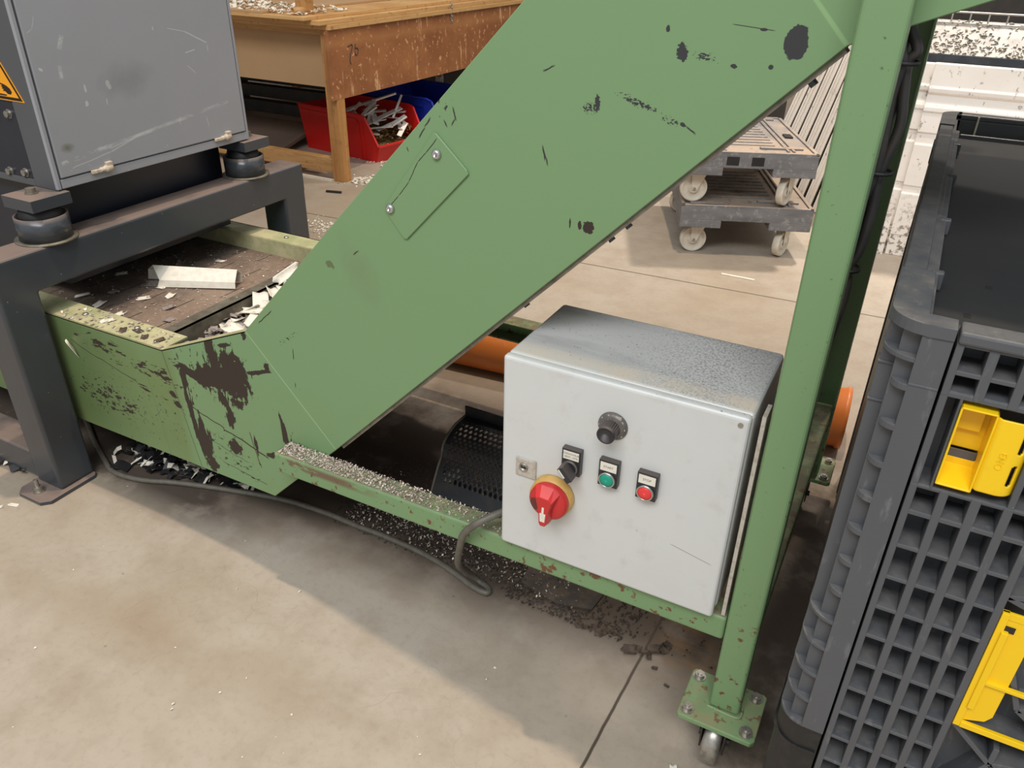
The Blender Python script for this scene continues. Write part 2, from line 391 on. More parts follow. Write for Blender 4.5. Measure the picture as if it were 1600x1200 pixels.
yzl = lambda a, b, w, wob=0.0, ws=20: line_mask(a, b, w, 'yz', wob, ws)
M['navy'] = mk('navy_black_paint', rgb(34, 37, 48), 0.35, 0, [(amt(noise(6, 0.45, 0.75), 0.5), rgb(52, 52, 58))])
M['door_grey'] = mk('satin_grey_door_paint', rgb(152, 154, 159), 0.33, 0, [
    (amt(noise(9, 0.4, 0.8, seed=4), 0.25), rgb(142, 144, 148)),
    (amt(mul(yzl((1.30, 0.838), (1.745, 0.888), 0.006, 0.004, 30), noise(60, 0.38, 0.62, st=(1, 0.25, 1))), 0.7), rgb(200, 202, 202)),
    (amt(mul(yzl((1.19, 0.826), (1.40, 0.850), 0.006, 0.006, 30), noise(90, 0.48, 0.60, st=(1, 0.4, 1))), 0.6), rgb(200, 202, 202)),
    (amt(mx(yzl((1.215, 0.812), (1.33, 0.828), 0.0016, 0.008, 14), yzl((1.33, 0.828), (1.43, 0.853), 0.0022, 0.006, 14), yzl((1.33, 0.836), (1.42, 0.851), 0.0012, 0.006, 14)), 0.55), rgb(200, 202, 202)),
    (amt(mul(mx(yzl((1.258, 1.078), (1.272, 1.106), 0.007, 0.003), yzl((1.246, 1.014), (1.248, 1.043), 0.006, 0.003)), noise(150, 0.3, 0.6)), 0.55), rgb(205, 207, 207)),
    (amt(mx(yzl((1.205, 1.125), (1.215, 1.15), 0.0008, 0.006, 40), yzl((1.19, 1.118), (1.205, 1.125), 0.0008), yzl((1.63, 1.085), (1.70, 1.05), 0.0022, 0.01, 14), yzl((1.575, 1.095), (1.63, 1.085), 0.0012, 0.01, 14)), 0.6), rgb(205, 207, 206)),
    (amt(mx(yzl((1.56, 0.855), (1.565, 0.875), 0.0010), yzl((1.66, 0.83), (1.655, 0.86), 0.0008), yzl((1.62, 1.032), (1.655, 1.037), 0.0013), yzl((1.62, 1.0), (1.645, 0.978), 0.0008), yzl((1.70, 1.028), (1.702, 1.045), 0.0010), yzl((1.35, 0.94), (1.352, 0.955), 0.0012)), 0.75), rgb(212, 213, 211)),
    (amt(mx(chip(1.30, 0.985, 0.003, 0.010, 0, 90, plane='yz', seed=31, gain=.4), chip(1.365, 0.985, 0.006, 0.011, 0.3, 90, plane='yz', seed=32, gain=.6), chip(1.295, 0.95, 0.005, 0.007, 0, 90, plane='yz', seed=33, gain=.8), chip(1.20, 1.04, 0.006, 0.003, -.6, 90, plane='yz', seed=34, gain=.6), chip(1.53, 1.10, 0.002, 0.005, 0, 90, plane='yz', seed=35, gain=.4)), 0.6), rgb(205, 206, 204)),
    (amt(voro_spots(22, 0.030, 0.16, seed=8), 0.85), rgb(215, 215, 212)),
    (amt(voro_spots(60, 0.05, 0.08, seed=18), 0.5), rgb(200, 200, 198)),
    (amt(chip(1.42, 0.99, 0.10, 0.05, 0.2, 14, -0.05, plane='yz', seed=3, gain=0.9, soft=0.9), 0.30), rgb(100, 100, 98)),
    (amt(chip(1.215, 0.86, 0.020, 0.014, 0.0, 40, 0.0, plane='yz', seed=4, gain=0.4, soft=0.7), 0.7), rgb(100, 98, 76)),
    (amt(mul(axis_band(2, 0.70, 0.83, 0.01), noise(80, 0.66, 0.69, seed=5)), 0.6), rgb(205, 203, 198)),
])
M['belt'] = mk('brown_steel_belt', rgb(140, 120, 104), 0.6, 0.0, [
    (noise(4, 0.35, 0.7, seed=3, detail=8), rgb(112, 95, 83)),
    (amt(noise(70, 0.5, 0.75, detail=6), 0.7), rgb(164, 146, 128)),
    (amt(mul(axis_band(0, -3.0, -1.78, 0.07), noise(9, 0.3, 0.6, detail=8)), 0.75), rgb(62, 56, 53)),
    (amt(noise(140, 0.66, 0.70, seed=4), 0.8), rgb(190, 176, 156)),
    (amt(noise(50, 0.66, 0.70, seed=9), 0.8), rgb(40, 36, 34)),
    (belt_slots, rgb(26, 23, 22)),
])
M['black'] = mk('black_rubber', rgb(30, 30, 32), 0.55, 0, [(noise(20, 0.4, 0.8), rgb(44, 42, 41))])
M['blacksheet'] = mk('black_coated_sheet', rgb(34, 36, 40), 0.45, 0, [(amt(noise(20, 0.5, 0.8), 0.6), rgb(70, 62, 54))])
M['steel'] = mk('zinc_steel', rgb(176, 172, 164), 0.35, 0.75, [(amt(noise(90, 0.45, 0.7), 0.6), rgb(130, 118, 102))])
M['bright'] = mk('bright_screw_steel', rgb(200, 200, 200), 0.2, 0.9)
M['cream'] = mk('paint_blob_cream', rgb(205, 192, 172), 0.6, 0, [(noise(120, 0.4, 0.7), rgb(170, 152, 132))])
M['cab'] = mk('light_grey_cabinet_enamel', rgb(207, 208, 205), 0.32, 0, [
    (amt(noise(7, 0.5, 0.85, seed=5, detail=8), 0.25), rgb(188, 187, 182)),
    (amt(mul(axis_band(2, 0.3, 0.80, 0.05), axis_band(1, 0.9, 1.02, 0.004), noise(18, 0.56, 0.74, seed=5, detail=8)), 0.22), rgb(150, 144, 132)),
    (amt(voro_spots(22, 0.035, 0.07, seed=9), 0.8), rgb(80, 76, 70)),
    (amt(line_mask((-0.215, 0.475), (-0.145, 0.46), 0.0008), 0.8), rgb(120, 114, 104)),
    (amt(mul(up(0.7, 0.95), axis_band(1, 1.03, 1.3, 0.02), noise(6, 0.15, 0.6, seed=3, detail=6)), 0.6), rgb(192, 192, 189), 0.25),
    (amt(mul(up(0.7, 0.95), noise(160, 0.64, 0.68, seed=2)), 0.7), rgb(76, 72, 68)),
    (amt(mul(up(0.7, 0.95), axis_band(1, 1.02, 1.24, 0.01), axis_band(0, -0.30, -0.12, 0.09), noise(260, 0.47, 0.60, seed=12, detail=5)), 0.6), rgb(84, 78, 74), 0.7),
    (amt(mul(up(0.7, 0.95), axis_band(1, 1.012, 1.06, 0.012), noise(14, 0.3, 0.6, seed=11)), 0.7), rgb(214, 200, 178), 0.6),
    (amt(mul(up(0.7, 0.95), axis_band(1, 1.06, 1.26, 0.02), noise(14, 0.50, 0.75, seed=15, st=(0.2, 1, 1), rot=(0, 0, 0.4))), 0.5), rgb(104, 104, 106)),
])
M['gasket'] = mk('black_gasket', rgb(40, 40, 44), 0.5)
M['redplastic'] = mk('red_switch_plastic', rgb(196, 46, 45), 0.4, 0, [(amt(chip(-0.448, 0.492, 0.010, 0.016, 0.0, 120, -0.1, seed=3, gain=0.7), 0.85), rgb(70, 40, 38)), (amt(noise(80, 0.55, 0.75), 0.4), rgb(176, 44, 42))])
M['yelplastic'] = mk('yellow_switch_plastic', rgb(206, 164, 92), 0.45, 0, [(amt(noise(60, 0.55, 0.7), 0.6), rgb(176, 128, 62))])
M['darkplastic'] = mk('black_switch_plastic', rgb(44, 43, 46), 0.38, 0, [(amt(up(0.4, 0.8), 0.5), rgb(110, 98, 90), 0.7)])
M['dialgrey'] = mk('grey_dial_plastic', rgb(92, 88, 84), 0.4, 0, [(amt(noise(150, 0.45, 0.7), 0.5), rgb(130, 116, 104))])
M['whitelabel'] = mk('white_label', rgb(228, 222, 208), 0.5, 0, [(amt(noise(90, 0.5, 0.7), 0.3), rgb(205, 194, 170))])
M['greenbtn'] = mk('green_button', rgb(18, 150, 122), 0.3)
M['redbtn'] = mk('red_button', rgb(226, 62, 60), 0.3)
M['ink'] = mk('grey_ink', rgb(126, 122, 116), 0.6)
M['darkink'] = mk('dark_ink', rgb(60, 52, 44), 0.6)
M['lockplate'] = mk('lock_plate', rgb(196, 190, 180), 0.4, 0.2, [(noise(120, 0.45, 0.7), rgb(170, 158, 142))])
M['crate'] = mk('grey_crate_plastic', rgb(84, 86, 90), 0.42, 0, [
    (amt(noise(6, 0.4, 0.8, seed=2), 0.35), rgb(72, 73, 76)),
    (amt(noise(70, 0.60, 0.72, seed=8, st=(1, 1, 0.25)), 0.35), rgb(138, 138, 138)),
    (amt(mul(up(0.55, 0.9), noise(30, 0.35, 0.65)), 0.35), rgb(134, 128, 120)),
    (amt(voro_spots(40, 0.03, 0.06, seed=5), 0.7), rgb(180, 180, 178)),
])
M['lid'] = mk('black_crate_sheet', rgb(44, 45, 47), 0.5, 0, [
    (amt(noise(7, 0.45, 0.75, detail=8), 0.5), rgb(58, 57, 55)),
    (amt(voro_spots(20, 0.03, 0.07, seed=2), 0.7), rgb(120, 116, 108)),
])
M['blackfoot'] = mk('black_crate_foot', rgb(27, 27, 29), 0.45, 0, [(amt(noise(40, 0.5, 0.75), 0.4), rgb(62, 60, 58))])
M['yellow'] = mk('yellow_latch_plastic', rgb(246, 202, 22), 0.35, 0, [(amt(noise(50, 0.62, 0.74), 0.3), rgb(206, 160, 20)), (amt(noise(5, 0.5, 0.8), 0.3), rgb(240, 190, 16))])
M['wood'] = mk('pine_timber', rgb(196, 156, 104), 0.6, 0, [
    (noise(5, 0.35, 0.7, st=(0.6, 0.6, 6), detail=6), rgb(176, 130, 78)),
    (amt(noise(16, 0.5, 0.7, st=(0.5, 0.5, 8), seed=3), 0.6), rgb(150, 104, 58)),
    (amt(noise(20, 0.62, 0.7, seed=6), 0.6), rgb(120, 84, 50)),
])
M['woodv'] = mk('pine_leg', rgb(190, 142, 86), 0.6, 0, [
    (noise(6, 0.35, 0.7, st=(8, 8, 0.5), detail=6), rgb(166, 114, 62)),
    (amt(noise(24, 0.55, 0.7, seed=6), 0.5), rgb(134, 92, 52)),
])
M['tabletop'] = mk('laminated_boards', rgb(206, 166, 112), 0.6, 0, [
    (noise(9, 0.4, 0.7, st=(0.4, 0.4, 12), detail=6), rgb(188, 142, 86)),
    (amt(noise(30, 0.58, 0.68, seed=6), 0.6), rgb(140, 98, 58)),
])
M['apron'] = mk('stained_chipboard', rgb(158, 104, 64), 0.6, 0, [
    (noise(3, 0.35, 0.7, detail=8, seed=5), rgb(134, 82, 48)),
    (amt(noise(6, 0.5, 0.75, seed=8, detail=6), 0.7), rgb(176, 120, 72)),
    (amt(noise(34, 0.60, 0.66, seed=2, detail=6), 0.9), rgb(214, 168, 122)),
    (amt(mul(noise(30, 0.60, 0.63, seed=11, st=(1, 1, 0.12)), noise(3, 0.5, 0.6, seed=15)), 0.9), rgb(216, 176, 132)),
    (amt(noise(60, 0.62, 0.68, seed=12), 0.6), rgb(98, 58, 34)),
    (amt(axis_band(2, 0.75, 0.79, 0.02), 0.4), rgb(186, 134, 84)),
])
M['beige'] = mk('beige_board', rgb(188, 152, 112), 0.6, 0, [(amt(noise(3, 0.4, 0.7, seed=3), 0.5), rgb(174, 138, 100))])
M['darkboard'] = mk('grey_brown_board', rgb(120, 104, 90), 0.75, 0, [(noise(3, 0.4, 0.7), rgb(102, 88, 77))])
M['darksteel'] = mk('dark_oily_steel', rgb(40, 38, 36), 0.5, 0, [(noise(10, 0.4, 0.7), rgb(58, 50, 44))])
M['binred'] = mk('red_bin_plastic', rgb(200, 30, 24), 0.4, 0, [(amt(noise(10, 0.4, 0.8), 0.3), rgb(176, 22, 20))])
M['binblue'] = mk('blue_bin_plastic', rgb(20, 44, 150), 0.4, 0, [(amt(noise(10, 0.4, 0.8), 0.3), rgb(16, 34, 120))])
M['alu'] = mk('aluminium_offcut', rgb(214, 212, 208), 0.4, 0.35, [(amt(noise(40, 0.5, 0.7), 0.4), rgb(170, 166, 160))])
M['brass'] = mk('brass_swarf', rgb(150, 122, 74), 0.45, 0.4, [(noise(60, 0.4, 0.6), rgb(92, 72, 44))])
M['dolly'] = mk('weathered_grey_plastic', rgb(120, 120, 122), 0.6, 0, [
    (noise(14, 0.4, 0.7, st=(0.4, 0.4, 1.6), detail=8), rgb(98, 98, 100)),
    (amt(noise(40, 0.55, 0.68, seed=4, detail=6), 0.6), rgb(160, 158, 154)),
    (amt(mul(up(0.6, 0.95), noise(3, 0.25, 0.55, detail=8)), 0.9), rgb(176, 156, 136), 0.8),
    (amt(mul(up(0.6, 0.95), noise(5, 0.55, 0.72, seed=7)), 0.6), rgb(190, 142, 92)),
    (amt(mul(up(0.6, 0.95), noise(30, 0.6, 0.68, seed=3)), 0.6), rgb(84, 76, 68)),
    (amt(mul(axis_band(2, 0.0, 0.27, 0.005), noise(8, 0.62, 0.68, seed=13)), 0.6), rgb(126, 62, 46)),
])
M['wheel'] = mk('white_nylon_wheel', rgb(214, 206, 190), 0.45, 0, [(amt(noise(30, 0.5, 0.75), 0.5), rgb(180, 166, 146))])
M['white'] = mk('white_panel_paint', rgb(249, 244, 238), 0.45, 0, [
    (amt(noise(2.2, 0.45, 0.75, seed=3), 0.4), rgb(216, 204, 190)),
    (amt(noise(46, 0.62, 0.67, seed=6, st=(1, 1, 0.6)), 0.6), rgb(112, 100, 90)),
    (amt(mul(axis_band(2, -0.1, 0.22, 0.10), noise(40, 0.50, 0.60, seed=16)), 0.8), rgb(92, 74, 60)),
])
M['whiteboard'] = mk('white_board_edge', rgb(238, 230, 220), 0.45, 0, [(amt(noise(3, 0.45, 0.75, seed=3), 0.4), rgb(214, 202, 188)), (amt(noise(30, 0.64, 0.68, seed=6, st=(1, 1, 0.5)), 0.6), rgb(112, 100, 90))])
M['whitep'] = mk('white_plastic_scrap', rgb(232, 226, 212), 0.5, 0, [(amt(noise(60, 0.45, 0.75), 0.5), rgb(196, 184, 162))])
M['scrapgrey'] = mk('grey_plastic_scrap', rgb(150, 140, 134), 0.5, 0, [(noise(60, 0.45, 0.75), rgb(112, 100, 96))])
M['dirtscrap'] = mk('dirty_brown_scrap', rgb(92, 76, 62), 0.7, 0, [(noise(60, 0.4, 0.7), rgb(52, 44, 38))])
M['orange'] = mk('orange_drain_pipe', rgb(226, 130, 62), 0.38, 0, [(amt(noise(8, 0.5, 0.8, st=(0.3, 1, 1)), 0.4), rgb(188, 110, 62)), (amt(noise(50, 0.64, 0.7), 0.5), rgb(230, 170, 120))])
M['cable'] = mk('grey_cable_sheath', rgb(104, 100, 90), 0.5, 0, [(amt(noise(50, 0.4, 0.7), 0.6), rgb(78, 72, 62))])
M['blackcable'] = mk('black_cable_sheath', rgb(40, 39, 40), 0.5, 0, [(amt(noise(14, 0.4, 0.7), 0.6), rgb(76, 68, 60))])
M['grit'] = mk('dark_swarf', rgb(84, 70, 60), 0.7, 0, [(noise(200, 0.42, 0.55), rgb(48, 41, 37))])
M['mat'] = mk('worn_mat', rgb(74, 68, 62), 0.8, 0, [(noise(30, 0.4, 0.6), rgb(96, 84, 72))])
M['glint'] = mk('bright_swarf', rgb(206, 198, 184), 0.4, 0.3, [(noise(200, 0.5, 0.6), rgb(150, 136, 118))])
M['shav'] = mk('mixed_shavings', rgb(222, 200, 186), 0.5, 0.05, [(noise(300, 0.53, 0.57), rgb(104, 80, 70)), (noise(330, 0.55, 0.6, seed=5), rgb(226, 218, 208))])
M['warnyel'] = mk('warning_orange', rgb(245, 164, 30), 0.4)
M['warnblk'] = mk('warning_black', rgb(34, 22, 14), 0.4)
M['greypanel'] = mk('grey_sheet_cabinet', rgb(128, 128, 126), 0.5, 0, [(noise(2, 0.4, 0.7), rgb(112, 112, 110))])
M['wall'] = mk('hall_wall', rgb(96, 94, 92), 0.8, 0, [(noise(1, 0.4, 0.7), rgb(80, 78, 76))])
M['wire'] = mk('galvanised_wire', rgb(170, 166, 160), 0.4, 0.5)
M['tarp'] = mk('navy_tarpaulin', rgb(44, 50, 58), 0.6, 0, [(noise(14, 0.45, 0.6), rgb(58, 64, 72))])
M['fawn'] = mk('wood_shreds', rgb(186, 172, 150), 0.6, 0, [(noise(50, 0.45, 0.55), rgb(214, 206, 192)), (noise(40, 0.55, 0.6, seed=4), rgb(160, 148, 130))])
M['frost'] = mk('grey_box_plastic', rgb(158, 154, 148), 0.5, 0, [(noise(20, 0.4, 0.7), rgb(118, 114, 110))])

# ------------------------------------------------------------------ mesh helpers
class MB:
    def __init__(s): s.v = []; s.f = []; s.sm = []
    def add(s, vs, fs, smooth=False):
        b = len(s.v); s.v += [tuple(p) for p in vs]
        for f in fs: s.f.append(tuple(i + b for i in f)); s.sm.append(smooth)
        return s
    def box(s, x0, x1, y0, y1, z0, z1):
        vs = [(x, y, z) for z in (z0, z1) for y in (y0, y1) for x in (x0, x1)]
        return s.add(vs, [(0, 2, 3, 1), (4, 5, 7, 6), (0, 1, 5, 4), (2, 6, 7, 3), (0, 4, 6, 2), (1, 3, 7, 5)])
    def obox(s, c, u, v, w):
        """box from a centre and three half-axis vectors"""
        c, u, v, w = Vector(c), Vector(u), Vector(v), Vector(w)
        vs = [c + a * u + b * v + d * w for d in (-1, 1) for b in (-1, 1) for a in (-1, 1)]
        return s.add(vs, [(0, 2, 3, 1), (4, 5, 7, 6), (0, 1, 5, 4), (2, 6, 7, 3), (0, 4, 6, 2), (1, 3, 7, 5)])
    def prism(s, poly, axis, a, b):
        def P(p, t):
            return {'y': (p[0], t, p[1]), 'x': (t, p[0], p[1]), 'z': (p[0], p[1], t)}[axis]
        n = len(poly)
        vs = [P(p, a) for p in poly] + [P(p, b) for p in poly]
        fs = [tuple(range(n)), tuple(range(2 * n - 1, n - 1, -1))] + [(i, i + n, (i + 1) % n + n, (i + 1) % n) for i in range(n)]
        return s.add(vs, fs)
    def cyl(s, p, q, r, r2=None, seg=24, caps=True):
        p, q = Vector(p), Vector(q); r2 = r if r2 is None else r2
        d = (q - p).normalized(); a = d.orthogonal().normalized(); b = d.cross(a)
        vs = []
        for c, rr in ((p, r), (q, r2)):
            for i in range(seg):
                t = 2 * PI * i / seg; vs.append(c + rr * (math.cos(t) * a + math.sin(t) * b))
        s.add(vs, [(i, (i + 1) % seg, (i + 1) % seg + seg, i + seg) for i in range(seg)], True)
        if caps: s.add(vs, [tuple(range(seg - 1, -1, -1)), tuple(range(seg, 2 * seg))])
        return s
    def lathe(s, prof, c, axis, seg=32, smooth=True):
        """closed profile of (radius, height) turned round an axis vector"""
        c, d = Vector(c), Vector(axis).normalized(); a = d.orthogonal().normalized(); b = d.cross(a)
        n = len(prof); vs = []
        for i in range(seg):
            t = 2 * PI * i / seg; u = math.cos(t) * a + math.sin(t) * b
            vs += [c + r * u + h * d for r, h in prof]
        fs = [(i * n + j, ((i + 1) % seg) * n + j, ((i + 1) % seg) * n + (j + 1) % n, i * n + (j + 1) % n) for i in range(seg) for j in range(n)]
        return s.add(vs, fs, smooth)
    def tube(s, pts, r, seg=8, sub=6):
        P = [Vector(p) for p in pts]; Q = []
        for i in range(len(P) - 1):
            p0, p1, p2, p3 = P[max(i - 1, 0)], P[i], P[i + 1], P[min(i + 2, len(P) - 1)]
            for k in range(sub):
                t = k / sub
                Q.append(0.5 * ((2 * p1) + (p2 - p0) * t + (2 * p0 - 5 * p1 + 4 * p2 - p3) * t * t + (3 * p1 - p0 - 3 * p2 + p3) * t ** 3))
        Q.append(P[-1]); vs = []; nrm = None
        for i, q in enumerate(Q):
            d = (Q[min(i + 1, len(Q) - 1)] - Q[max(i - 1, 0)]).normalized()
            nrm = d.orthogonal().normalized() if nrm is None else (nrm - nrm.dot(d) * d).normalized()
            b = d.cross(nrm)
            vs += [q + r * (math.cos(2 * PI * k / seg) * nrm + math.sin(2 * PI * k / seg) * b) for k in range(seg)]
        n = len(Q)
        s.add(vs, [(i * seg + k, i * seg + (k + 1) % seg, (i + 1) * seg + (k + 1) % seg, (i + 1) * seg + k) for i in range(n - 1) for k in range(seg)], True)
        return s.add(vs, [tuple(range(seg - 1, -1, -1)), tuple(range((n - 1) * seg, n * seg))])
    def hexa(s, c, axis, r, h):
        c = Vector(c); d = Vector(axis).normalized()
        return s.cyl(c, c + h * d, r, seg=6)
    def sheet(s, nu, nv, fn, skip=None, smooth=True):
        vs = [fn(i / nu, j / nv) for j in range(nv + 1) for i in range(nu + 1)]
        fs = [(j * (nu + 1) + i, j * (nu + 1) + i + 1, (j + 1) * (nu + 1) + i + 1, (j + 1) * (nu + 1) + i)
              for j in range(nv) for i in range(nu) if not (skip and skip((i + .5) / nu, (j + .5) / nv))]
        return s.add(vs, fs, smooth)

def obj(name, mb, mat, parent=None, off=(0, 0, 0), bevel=0.0, seg=2, solid=0.0, label=None, kind=None):
    me = bpy.data.meshes.new(name)
    o3 = Vector(off)
    me.from_pydata([tuple(Vector(p) - o3) for p in mb.v], [], mb.f)
    for p, sflag in zip(me.polygons, mb.sm): p.use_smooth = sflag
    bm = bmesh.new(); bm.from_mesh(me); bmesh.ops.recalc_face_normals(bm, faces=bm.faces); bm.to_mesh(me); bm.free()
    me.materials.append(M[mat])
    o = bpy.data.objects.new(name, me); COL.objects.link(o)
    if parent is not None: o.parent = parent
    else: o.location = o3
    if solid:
        m = o.modifiers.new('thickness', 'SOLIDIFY'); m.thickness = solid; m.offset = 0
    if bevel:
        m = o.modifiers.new('edge', 'BEVEL'); m.width = bevel; m.segments = seg; m.limit_method = 'ANGLE'; m.angle_limit = R(40)
    if label: o['label'] = label
    if kind: o['kind'] = kind
    return o

class Thing:
    """an Empty at the thing's base; parts are written in world coordinates (or local ones when loc is the origin of a later move)"""
    def __init__(s, name, label, cat, loc=(0, 0, 0), group=None):
        s.o = bpy.data.objects.new(name, None); COL.objects.link(s.o)
        s.o.empty_display_size = 0.05
        s.loc = Vector(loc); s.o.location = s.loc
        s.o['label'] = label; s.o['category'] = cat
        if group: s.o['group'] = group
    def part(s, name, mb, mat, parent=None, **k):
        return obj(name, mb, mat, parent if parent is not None else s.o, s.loc, **k)

def single(name, mb, mat, label, cat, loc=(0, 0, 0), group=None, kind=None, **k):
    o = obj(name, mb, mat, None, loc, **k)
    o['label'] = label; o['category'] = cat
    if group: o['group'] = group
    if kind: o['kind'] = kind
    return o
def dup(root, loc, rotz=0.0, label=None, group=None):
    r = root.copy(); COL.objects.link(r); r.location = loc; r.rotation_euler = (0, 0, rotz)
    if label: r['label'] = label
    if group: r['group'] = group
    for ch in list(root.children):
        c = ch.copy(); COL.objects.link(c); c.parent = r
        for g in list(ch.children):
            d = g.copy(); COL.objects.link(d); d.parent = c
    return r
def text(name, body, mat, parent, off, loc, size, rot=(PI / 2, 0, 0), extrude=0.0002, sx=1.0, align='CENTER'):
    c = bpy.data.curves.new(name, 'FONT'); c.body = body; c.size = size; c.extrude = extrude
    c.align_x = align; c.align_y = 'CENTER'
    c.materials.append(M[mat])
    o = bpy.data.objects.new(name, c); COL.objects.link(o)
    me = bpy.data.meshes.new_from_object(o)
    bpy.data.objects.remove(o); o = bpy.data.objects.new(name, me); COL.objects.link(o); o.parent = parent
    o.location = Vector(loc) - Vector(off); o.rotation_euler = rot; o.scale = (sx, 1, 1)
    return o
def flakes(mb, n, place, s0, s1, asp=(0.3, 1.0), lift=0.3, rnd=random):
    for _ in range(n):
        x, y, z = place()
        s = rnd.uniform(s0, s1); a = rnd.uniform(0, 2 * PI); w = s * rnd.uniform(*asp)
        dx, dy = math.cos(a), math.sin(a); tz = rnd.uniform(-lift, lift); tw = rnd.uniform(-lift, lift)
        u = Vector((dx, dy, tz)) * s * 0.5; v = Vector((-dy, dx, tw)) * w * 0.5
        c = Vector((x, y, z + s * 0.5 * abs(tz) + w * 0.5 * abs(tw) + 0.0006))
        up_ = Vector((0, 0, s * rnd.uniform(0, 0.25)))
        mb.add([c - u - v, c - v + up_, c + u - v, c + u + v, c + v + up_, c - u + v], [(0, 1, 4, 5), (1, 2, 3, 4)])
def curl(mb, c, L, W, bend, az, tilt=0.0, roll=0.0, n=7, twist=0.0):
    """one torn curled scrap: a strip of length L rolled by angle bend about its own axis"""
    rot = Matrix.Rotation(az, 3, 'Z') @ Matrix.Rotation(tilt, 3, 'Y') @ Matrix.Rotation(roll, 3, 'X')
    r = W / max(bend, 0.05)
    def fn(u, v):
        t = (v - 0.5) * bend
        y = r * math.sin(t); z = r * (1 - math.cos(t))
        x = (u - 0.5) * L * (1 + 0.12 * math.sin(7 * v + c[0] * 90)) + 0.1 * W * math.sin(9 * v)
        p = Vector((x, y + twist * x, z)); return Vector(c) + rot @ p
    return mb.sheet(4, n, fn)

# ------------------------------------------------------------------ the setting
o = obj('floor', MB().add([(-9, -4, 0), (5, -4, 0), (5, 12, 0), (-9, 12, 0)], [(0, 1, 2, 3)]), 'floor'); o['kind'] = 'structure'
o = obj('wall_back', MB().box(-9, 5, 9.0, 9.2, 0, 6), 'wall'); o['kind'] = 'structure'
o = obj('wall_left', MB().box(-9.2, -9, -4, 9.2, 0, 6), 'wall'); o['kind'] = 'structure'

# ------------------------------------------------------------------ inclined conveyor
YN, YF_ = 1.06, 1.82
CV = Thing('inclined_conveyor', 'long green inclined belt conveyor on a castor frame, with worn chipped paint', 'conveyor', (-0.9, 1.44, 0))
P_ = CV.part
outl = [(-2.75, 0.165), (-1.171, 0.163), (-0.965, 0.366), (-0.114, 1.228), (0.026, 1.284), (0.75, 1.574), (0.62, 1.90), (-0.20, 1.594), (-0.541, 1.253), (-0.912, 0.876), (-1.178, 0.598), (-1.461, 0.48), (-2.75, 0.48)]
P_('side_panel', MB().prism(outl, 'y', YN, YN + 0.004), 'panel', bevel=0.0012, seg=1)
P_('side_panel', MB().prism(outl, 'y', YF_ - 0.004, YF_), 'green')
# folded top flanges
m = MB(); m.box(-2.75, -1.461, YN, YN + 0.078, 0.476, 0.480); m.box(-2.75, -1.50, YN + 0.074, YN + 0.078, 0.415, 0.478)
m.prism([(-1.461, 0.480), (-1.461, 0.476), (-1.178, 0.594), (-1.178, 0.598)], 'y', YN, YN + 0.020)
P_('top_flange', m, 'flange')
m = MB(); m.box(-2.75, -1.461, YF_ - 0.070, YF_, 0.476, 0.480); m.box(-2.75, -1.461, YF_ - 0.072, YF_ - 0.068, 0.415, 0.478)
m.prism([(-1.461, 0.480), (-1.461, 0.476), (-1.178, 0.594), (-1.178, 0.598)], 'y', YF_ - 0.03, YF_)
P_('top_flange', m, 'flange')
for bx, by in ((-1.775, 1.10), (-1.60, 1.11), (-1.73, 1.785)):
    P_('flange_screw', MB().lathe([(0, 0.0), (0.008, 0.0), (0.007, 0.004), (0, 0.005)], (bx, by, 0.48), (0, 0, 1), 14), 'steel')
# tray of steel plates and the belt behind its edge
m = MB(); m.box(-2.75, -1.588, YN + 0.006, YF_ - 0.006, 0.40, 0.430)
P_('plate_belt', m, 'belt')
m = MB(); m.box(-1.590, -1.586, YN + 0.006, YF_ - 0.006, 0.372, 0.4345); m.box(-1.625, -1.586, YN + 0.08, YF_ - 0.08, 0.430, 0.4345)
P_('transfer_plate', m, 'steel_edge')
m = MB()
bel = [(-1.586, 0.36), (-1.30, 0.36), (-1.02, 0.46), (-0.25, 1.24), (0.70, 1.62), (0.69, 1.60), (-0.23, 1.22), (-1.0, 0.44), (-1.29, 0.34), (-1.586, 0.34)]
m.prism(bel, 'y', YN + 0.006, YF_ - 0.006)
for k in range(9):
    t = k / 8; x, z = -1.02 + 0.77 * t, 0.46 + 0.78 * t
    m.obox((x, (YN + YF_) / 2, z + 0.03), (0.0015, 0, 0.0015), (0, 0.36, 0), (-0.022, 0, 0.022))
P_('cleated_belt', m, 'black')
# closed underside, its projecting edge and the bolts below it
m = MB()
und = [(-2.75, 0.180), (-1.178, 0.178), (-0.972, 0.381), (-0.120, 1.243), (0.75, 1.589), (0.75, 1.583), (-0.117, 1.236), (-0.967, 0.374), (-1.174, 0.171), (-2.75, 0.173)]
m.prism(und, 'y', YN + 0.001, YF_ - 0.001)
m.obox((-0.534, YN + 0.018, 0.799), (0.418, 0, 0.424), (0, 0.012, 0), (0.0030, 0, -0.0030))
P_('underside_sheet', m, 'steel_edge')
for x in (-0.80, -0.535, -0.395, -0.37, -0.15):
    z = x + 1.334
    P_('edge_bolt', MB().cyl((x, YN + 0.022, z), (x + 0.0055, YN + 0.022, z - 0.0055), 0.0055, seg=10), 'anthracite')
# access cover with two dome screws
a45 = Matrix.Rotation(0, 3, 'Y')
cov = [(-0.685, 1.062), (-0.630, 1.012), (-0.627, 1.006), (-0.750, 0.878), (-0.756, 0.878), (-0.793, 0.922), (-0.793, 0.928), (-0.690, 1.062)]
cv = P_('access_cover', MB().prism(cov, 'y', YN - 0.004, YN), 'panel', bevel=0.0008, seg=1)
for x, z in ((-0.684, 1.030), (-0.780, 0.927)):
    P_('dome_screw', MB().lathe([(0, 0), (0.0085, 0), (0.0085, 0.002), (0.0062, 0.0055), (0.003, 0.0066), (0.003, 0.004), (0, 0.004)], (x, YN - 0.004, z), (0, -1, 0), 18), 'bright', cv)
